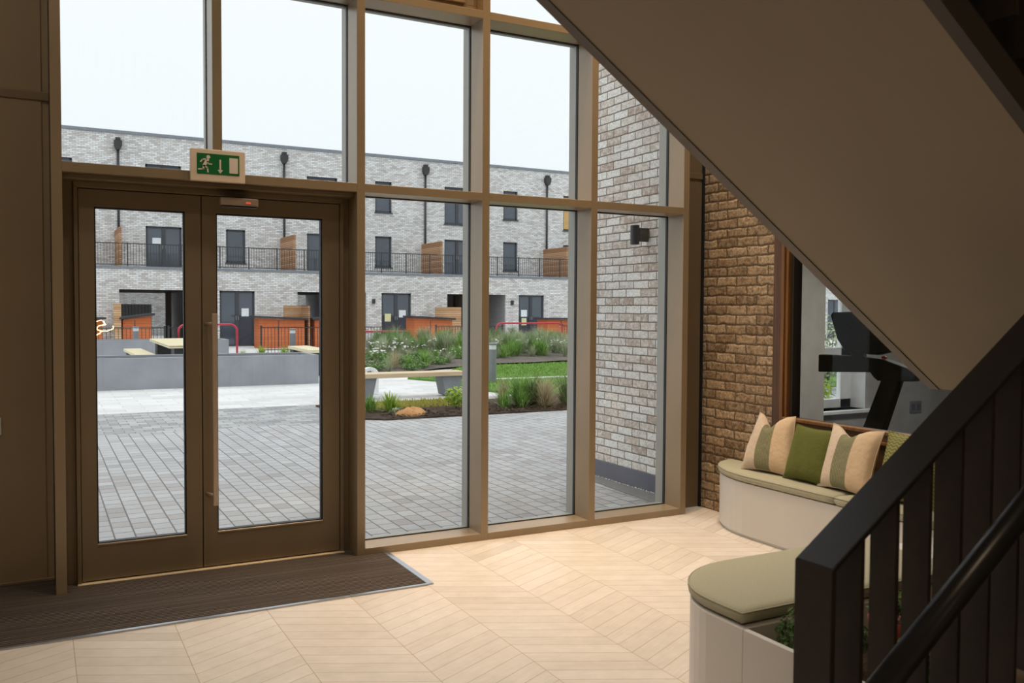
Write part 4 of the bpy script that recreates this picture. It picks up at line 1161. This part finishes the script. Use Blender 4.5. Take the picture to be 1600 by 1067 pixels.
def bollard(loc, h, label, r=0.08):
    o = thing('bollard_light', loc, label, 'bollard', 'bollard lights in the courtyard')
    x, y, z = loc
    MB().lathe(loc, [(r, -.03), (r, h - .14)], 24).build('post', 'bollard', o, smooth=False)
    hd_ = MB().lathe((x, y, z + h - .14), [(r * .92, 0), (r * .92, .10)], 24).build('lens', 'bollard_head', o)
    MB().lathe((x, y, z + h - .04), [(r * 1.1, 0), (r * 1.15, .03), (r * .9, .045)], 24).build('cap', 'bollard', hd_)
bollard((7.0, 11.9, 0.0), 0.87, 'grey bollard light on the lawn, largest and nearest', 0.085)
bollard((0.97, 25.6, 0.0), 0.98, 'grey bollard light before the orange store, behind the rear planter', 0.095)
bollard((5.3, 22.6, 0.0), 0.96, 'grey bollard light before the orange store beside timber screen', 0.095)

# ---- red hoop barriers
def hoop(xa, xb, y, h, label, z0=0):
    o = thing('hoop_barrier', ((xa + xb) / 2, y, z0), label, 'barrier', 'red hoop barriers')
    r_h = .22; pts = [(xa, y, z0 - .03), (xa, y, z0 + h - r_h)] + [(xa + r_h * (1 - math.cos(a * math.pi / 12)), y, z0 + h - r_h + r_h * math.sin(a * math.pi / 12)) for a in range(1, 7)]
    pts += [(xb - r_h * (1 - math.cos(a * math.pi / 12)), y, z0 + h - r_h + r_h * math.sin(a * math.pi / 12)) for a in range(6, 0, -1)] + [(xb, y, z0 + h - r_h), (xb, y, z0 - .03)]
    MB().tube(pts, 0.035, 10).build('hoop', 'red', o, smooth=True)
hoop(2.25, 4.12, 25.4, 1.05, 'red hoop barrier left of the ground floor double doors behind the planter')
hoop(7.4, 10.05, 24.6, 0.80, 'long red hoop barrier above the meadow grasses before the black doors')
hoop(14.5, 17.6, 26.4, 1.05, 'red hoop barrier at the right, above the tallest meadow grasses')

# ================================================================== BRICK HOUSES ACROSS THE COURTYARD
UP = 7.2
YF, YU = 33.45, 36.9
K0, K1 = -1, 6
XA, XB = K0 * UP - 1.0, (K1 + 1) * UP
hs = thing('brick_terrace', (10, YF, 0), 'pale brick three storey terrace of houses across the courtyard', 'building')
def wallY(mb, y, xa, xb, za, zb, holes, depth):
    xs = sorted({xa, xb, *[h_[0] for h_ in holes], *[h_[1] for h_ in holes]}); zz = sorted({za, zb, *[h_[2] for h_ in holes], *[h_[3] for h_ in holes]})
    xs = [x for x in xs if xa <= x <= xb]; zz = [z for z in zz if za <= z <= zb]
    for i in range(len(xs) - 1):
        for j in range(len(zz) - 1):
            cx, cz = (xs[i] + xs[i + 1]) / 2, (zz[j] + zz[j + 1]) / 2
            if any(h_[0] < cx < h_[1] and h_[2] < cz < h_[3] for h_ in holes): continue
            mb.poly([(xs[i], y, zz[j]), (xs[i + 1], y, zz[j]), (xs[i + 1], y, zz[j + 1]), (xs[i], y, zz[j + 1])])
    for x0, x1, z0, z1 in holes:
        mb.poly([(x0, y, z0), (x0, y, z1), (x0, y + depth, z1), (x0, y + depth, z0)]); mb.poly([(x1, y, z0), (x1, y + depth, z0), (x1, y + depth, z1), (x1, y, z1)])
        mb.poly([(x0, y, z1), (x1, y, z1), (x1, y + depth, z1), (x0, y + depth, z1)]); mb.poly([(x0, y, z0), (x0, y + depth, z0), (x1, y + depth, z0), (x1, y, z0)])
up_h, fr_h, wins, doors, pass_ = [], [], [], [], []
for k in range(K0, K1 + 1):
    o = k * UP
    wins += [(2.42 + o, 3.93 + o, 3.32, 5.22, 'french'), (5.86 + o, 6.73 + o, 3.70, 5.23, 'single'), (2.42 + o, 3.92 + o, 6.03, 7.95, 'double'), (5.86 + o, 6.73 + o, 6.43, 7.97, 'single')]
    doors.append((4.96 + o, 6.42 + o, -0.05, 2.335, 'french'))
    pass_.append((1.06 + o, 4.22 + o, -0.05, 2.335))
up_h = [w_[:4] for w_ in wins]; fr_h = [d_[:4] for d_ in doors] + pass_
mb = MB(); wallY(mb, YU, XA, XB, 3.2, 9.18, up_h, 0.12)
mb.poly([(XA, YU, 3.2), (XA, YU, 9.18), (XA, 44, 9.18), (XA, 44, 3.2)]); mb.poly([(XB, YU, 3.2), (XB, 44, 3.2), (XB, 44, 9.18), (XB, YU, 9.18)])
mb.build('upper_wall', 'brick_far', hs)
mb = MB(); wallY(mb, YF, XA, XB, -0.1, 3.18, fr_h, 0.12)
mb.build('ground_floor_wall', 'brick_far', hs)
box('parapet_coping', 'coping', hs, XA - .05, XB + .05, YU - 0.06, YU + 0.4, 9.18, 9.30)
box('flat_roof', 'coping', hs, XA, XB, YU + .1, 44, 9.0, 9.1)
box('terrace_coping', 'coping', hs, XA - .05, XB + .05, YF - 0.05, YF + 0.30, 3.18, 3.27)
box('terrace_deck', 'coping', hs, XA, XB, YF + .25, YU, 3.0, 3.15)
def win(x0, x1, z0, z1, y, kind, blind=False):
    yy = y + 0.09
    mb = MB(); t = 0.085
    f = mb.box(x0, x0 + t, yy, yy + .06, z0, z1).box(x1 - t, x1, yy, yy + .06, z0, z1).box(x0, x1, yy, yy + .06, z1 - t, z1).box(x0, x1, yy, yy + .06, z0, z0 + t)
    if kind in ('french', 'double'): mb.box((x0 + x1) / 2 - .08, (x0 + x1) / 2 + .08, yy - .005, yy + .06, z0, z1)
    if kind == 'double': mb.box(x0, (x0 + x1) / 2, yy, yy + .06, z1 - .75, z1 - .67)
    fo = mb.build('window' if kind != 'french' else 'french_door', 'win_frame', hs)
    MB().box(x0 + t, x1 - t, yy + .03, yy + .036, z0 + t, z1 - t).build('glass_pane', 'win_blind' if blind else 'win_dark', fo)
    if kind != 'french': MB().box(x0 - .04, x1 + .04, y - .05, y + .12, z0 - .06, z0).build('window_sill', 'win_frame', fo)
    else:
        for s in (-.12, .12):
            MB().tube([((x0 + x1) / 2 + s * .4, yy - .04, (z0 + z1) / 2 - .05), ((x0 + x1) / 2 + s * .4, yy - .04, (z0 + z1) / 2 + .12)], .015, 6).build('door_handle', 'alu', fo)
for w_ in wins: win(w_[0], w_[1], w_[2], w_[3], YU, w_[4], blind=(w_[4] == 'double' and 23 < w_[0] < 25))
for d_ in doors: win(d_[0], d_[1], d_[2], d_[3], YF, d_[4])
for k in range(K0, K1 + 1):
    o = k * UP
    px = 1.32 + o
    pi = MB().tube([(px, YU - .08, 3.2), (px, YU - .08, 8.5)], 0.055, 10).build('downpipe', 'pipe', hs, smooth=True)
    MB().prism([(px - .16, 8.84), (px + .16, 8.84), (px + .16, 8.62), (px + .07, 8.43), (px - .07, 8.43), (px - .16, 8.62)], 'Y', YU - .26, YU - .002).build('hopper_head', 'pipe', pi)
    MB().box(px - .10, px + .10, YU - .22, YU - .005, 8.86, 8.96).build('outlet', 'pipe', pi)
    MB().box(1.15 + o, 1.25 + o, 34.45, YU, 3.15, 4.92).build('privacy_screen', 'slats', hs)
    lp = MB().box(4.50 + o, 4.62 + o, YF - .12, YF, 1.84, 2.06).build('wall_light', 'black_steel', hs)
    # passage under the house
    x0, x1 = 1.06 + o, 4.22 + o
    MB().box(x0 - .12, x0, YF + .13, 43.9, -.05, 2.9).build('passage_wall', 'lining', hs)
    MB().box(x1, x1 + .12, YF + .13, 43.9, -.05, 2.9).build('passage_wall', 'lining', hs)
    MB().box(x0, x1, YF + .13, 43.9, 2.35, 2.5).build('passage_ceiling', 'void', hs)
    MB().box(x0, x0 + 1.75, 38.6, 38.66, -.03, 1.75).build('passage_gate', 'fence_grey', hs)
    MB().box(x0 + 2.25, x0 + 2.48, 37.5, 37.75, -.03, 2.35).build('passage_post', 'void', hs)
    # terrace railing: one frame of rails, posts and balusters
    for s in range(6):
        xa_ = o + 0.2 + s * 1.2
        mb = MB(); mb.box(xa_, xa_ + 1.2, YF + .10, YF + .13, 4.17, 4.21).box(xa_, xa_ + 1.2, YF + .10, YF + .13, 3.32, 3.35).box(xa_ - .022, xa_ + .022, YF + .09, YF + .14, 3.25, 4.22)
        for q in range(1, 11): mb.box(xa_ + q * .109 - .008, xa_ + q * .109 + .008, YF + .107, YF + .123, 3.33, 4.19)
        mb.build('railing', 'black_steel', hs)
st(box('wall_far', 'brick_far', None, XA, XB, 50, 50.3, -.1, 5.0))

# notices taped to doors
def notice(name, x, z, y, wd, hh, mat, label):
    o = thing(name, (x, y, z), label, 'notice', 'paper notices on the house doors')
    MB().box(x - wd / 2, x + wd / 2, y - .008, y, z - hh / 2, z + hh / 2).build('sheet', mat, o)
notice('paper_notice', 2.88, 4.58, YU + .115, .36, .26, 'paper', 'white paper notice on the upper terrace glass door at left')
notice('paper_notice', 6.03, 1.42, YF + .115, .30, .34, 'paper', 'white paper notice on ground floor door behind the red hoop and planter')
notice('paper_notice', 12.50, 1.20, YF + .115, .30, .36, 'paper_yellow', 'yellow warning notice on the black double doors')
notice('paper_notice', 13.22, 1.38, YF + .115, .34, .34, 'paper', 'white notice on the black double doors beside the yellow one')
notice('paper_notice', 19.72, 1.42, YF + .115, .34, .34, 'paper', 'white notice on the brown toned doors at the far right')
notice('paper_notice', 19.72, 1.00, YF + .115, .28, .36, 'paper_yellow', 'yellow notice below a white one on the far right doors')

# bin stores, screens, low railings in the front gardens
def store(x0, x1, zl, zr, label):
    o = thing('bin_store', ((x0 + x1) / 2, 31, 0), label, 'shed', 'orange timber bin stores')
    MB().prism([(x0, -.04), (x1, -.04), (x1, zr), (x0, zl)], 'Y', 31.0, 32.0).build('cabinet', 'shed', o)
    e = .12
    MB().prism([(x0 - e, zl + .01), (x1 + e, zr + .01), (x1 + e, zr + .09), (x0 - e, zl + .09)], 'Y', 30.85, 32.1).build('roof', 'shed_roof', o)
    xm = (x0 + x1) / 2 - (x1 - x0) * .08
    MB().box(xm - .012, xm + .012, 30.992, 31.0, .03, min(zl, zr) - .02).build('door_joint', 'shed_roof', o)
    MB().box(xm - .14, xm - .04, 30.97, 31.0, .78, .82).build('latch', 'alu', o)
store(1.0, 2.0, 1.14, 1.30, 'orange timber bin store with sloping roof behind the rear planter, far left')
store(6.08, 7.92, 1.20, 1.12, 'wide orange timber bin store left of the pale timber screen')
store(8.35, 9.9, 1.12, 1.22, 'orange timber bin store right of the pale timber screen, partly hidden')
store(12.8, 14.62, 1.22, 1.12, 'orange timber bin store right of the black double doors')
store(19.6, 21.4, 1.14, 1.12, 'orange timber bin store at the far right behind the grasses')
store(-0.75, 0.30, 1.12, 1.14, 'orange timber bin store at far left edge of the door glass')
def tscreen(x0, x1, y, ye, h, label):
    o = thing('timber_screen', ((x0 + x1) / 2, y, 0), label, 'screen', 'slatted timber garden screens')
    MB().box(x0, x1, y, y + .06, -.04, h).build('front_panel', 'slats_pale', o)
    MB().box(x1 - .06, x1, min(y + .06, 31.0) if x0 < 9 else y + .06, ye, -.04, h).build('side_panel', 'slats', o)
tscreen(0.68, 0.94, 30.9, 33.4, 1.75, 'slatted timber screen left of the passage and orange store')
tscreen(7.34, 8.15, 32.15, 33.4, 1.72, 'slatted timber screen between two orange stores behind the double door')
tscreen(14.3, 15.6, 32.15, 33.4, 1.70, 'wide slatted timber screen right of the orange store with black vents')
def lowrail(x0, x1, y, label, h=.92):
    o = thing('garden_railing', ((x0 + x1) / 2, y, 0), label, 'railing')
    mb = MB(); mb.box(x0, x1, y, y + .03, h - .03, h).box(x0, x1, y, y + .03, .08, .11)
    mb.build('rails', 'black_steel', o)
    mb = MB(); n = int((x1 - x0) / .12)
    for q in range(n + 1):
        x = x0 + (x1 - x0) * q / n; mb.box(x - .008, x + .008, y + .005, y + .025, -.03, h - .02)
    b_ = mb.build('balusters', 'black_steel', o)
    for x in (x0, x1): MB().box(x - .03, x + .03, y - .01, y + .04, -.03, h + .06).build('post', 'black_steel', o)
lowrail(-0.9, 2.05, 27.3, 'low black railing before the far left orange stores')
lowrail(2.2, 3.7, 27.5, 'short low black railing before the passage opening')
lowrail(5.3, 10.2, 27.1, 'low black railing before the wide orange store and timber screen')
lowrail(12.3, 15.3, 27.4, 'low black railing before the orange store right of black doors')
lowrail(18.6, 22.0, 28.0, 'low black railing at the far right before the orange store')
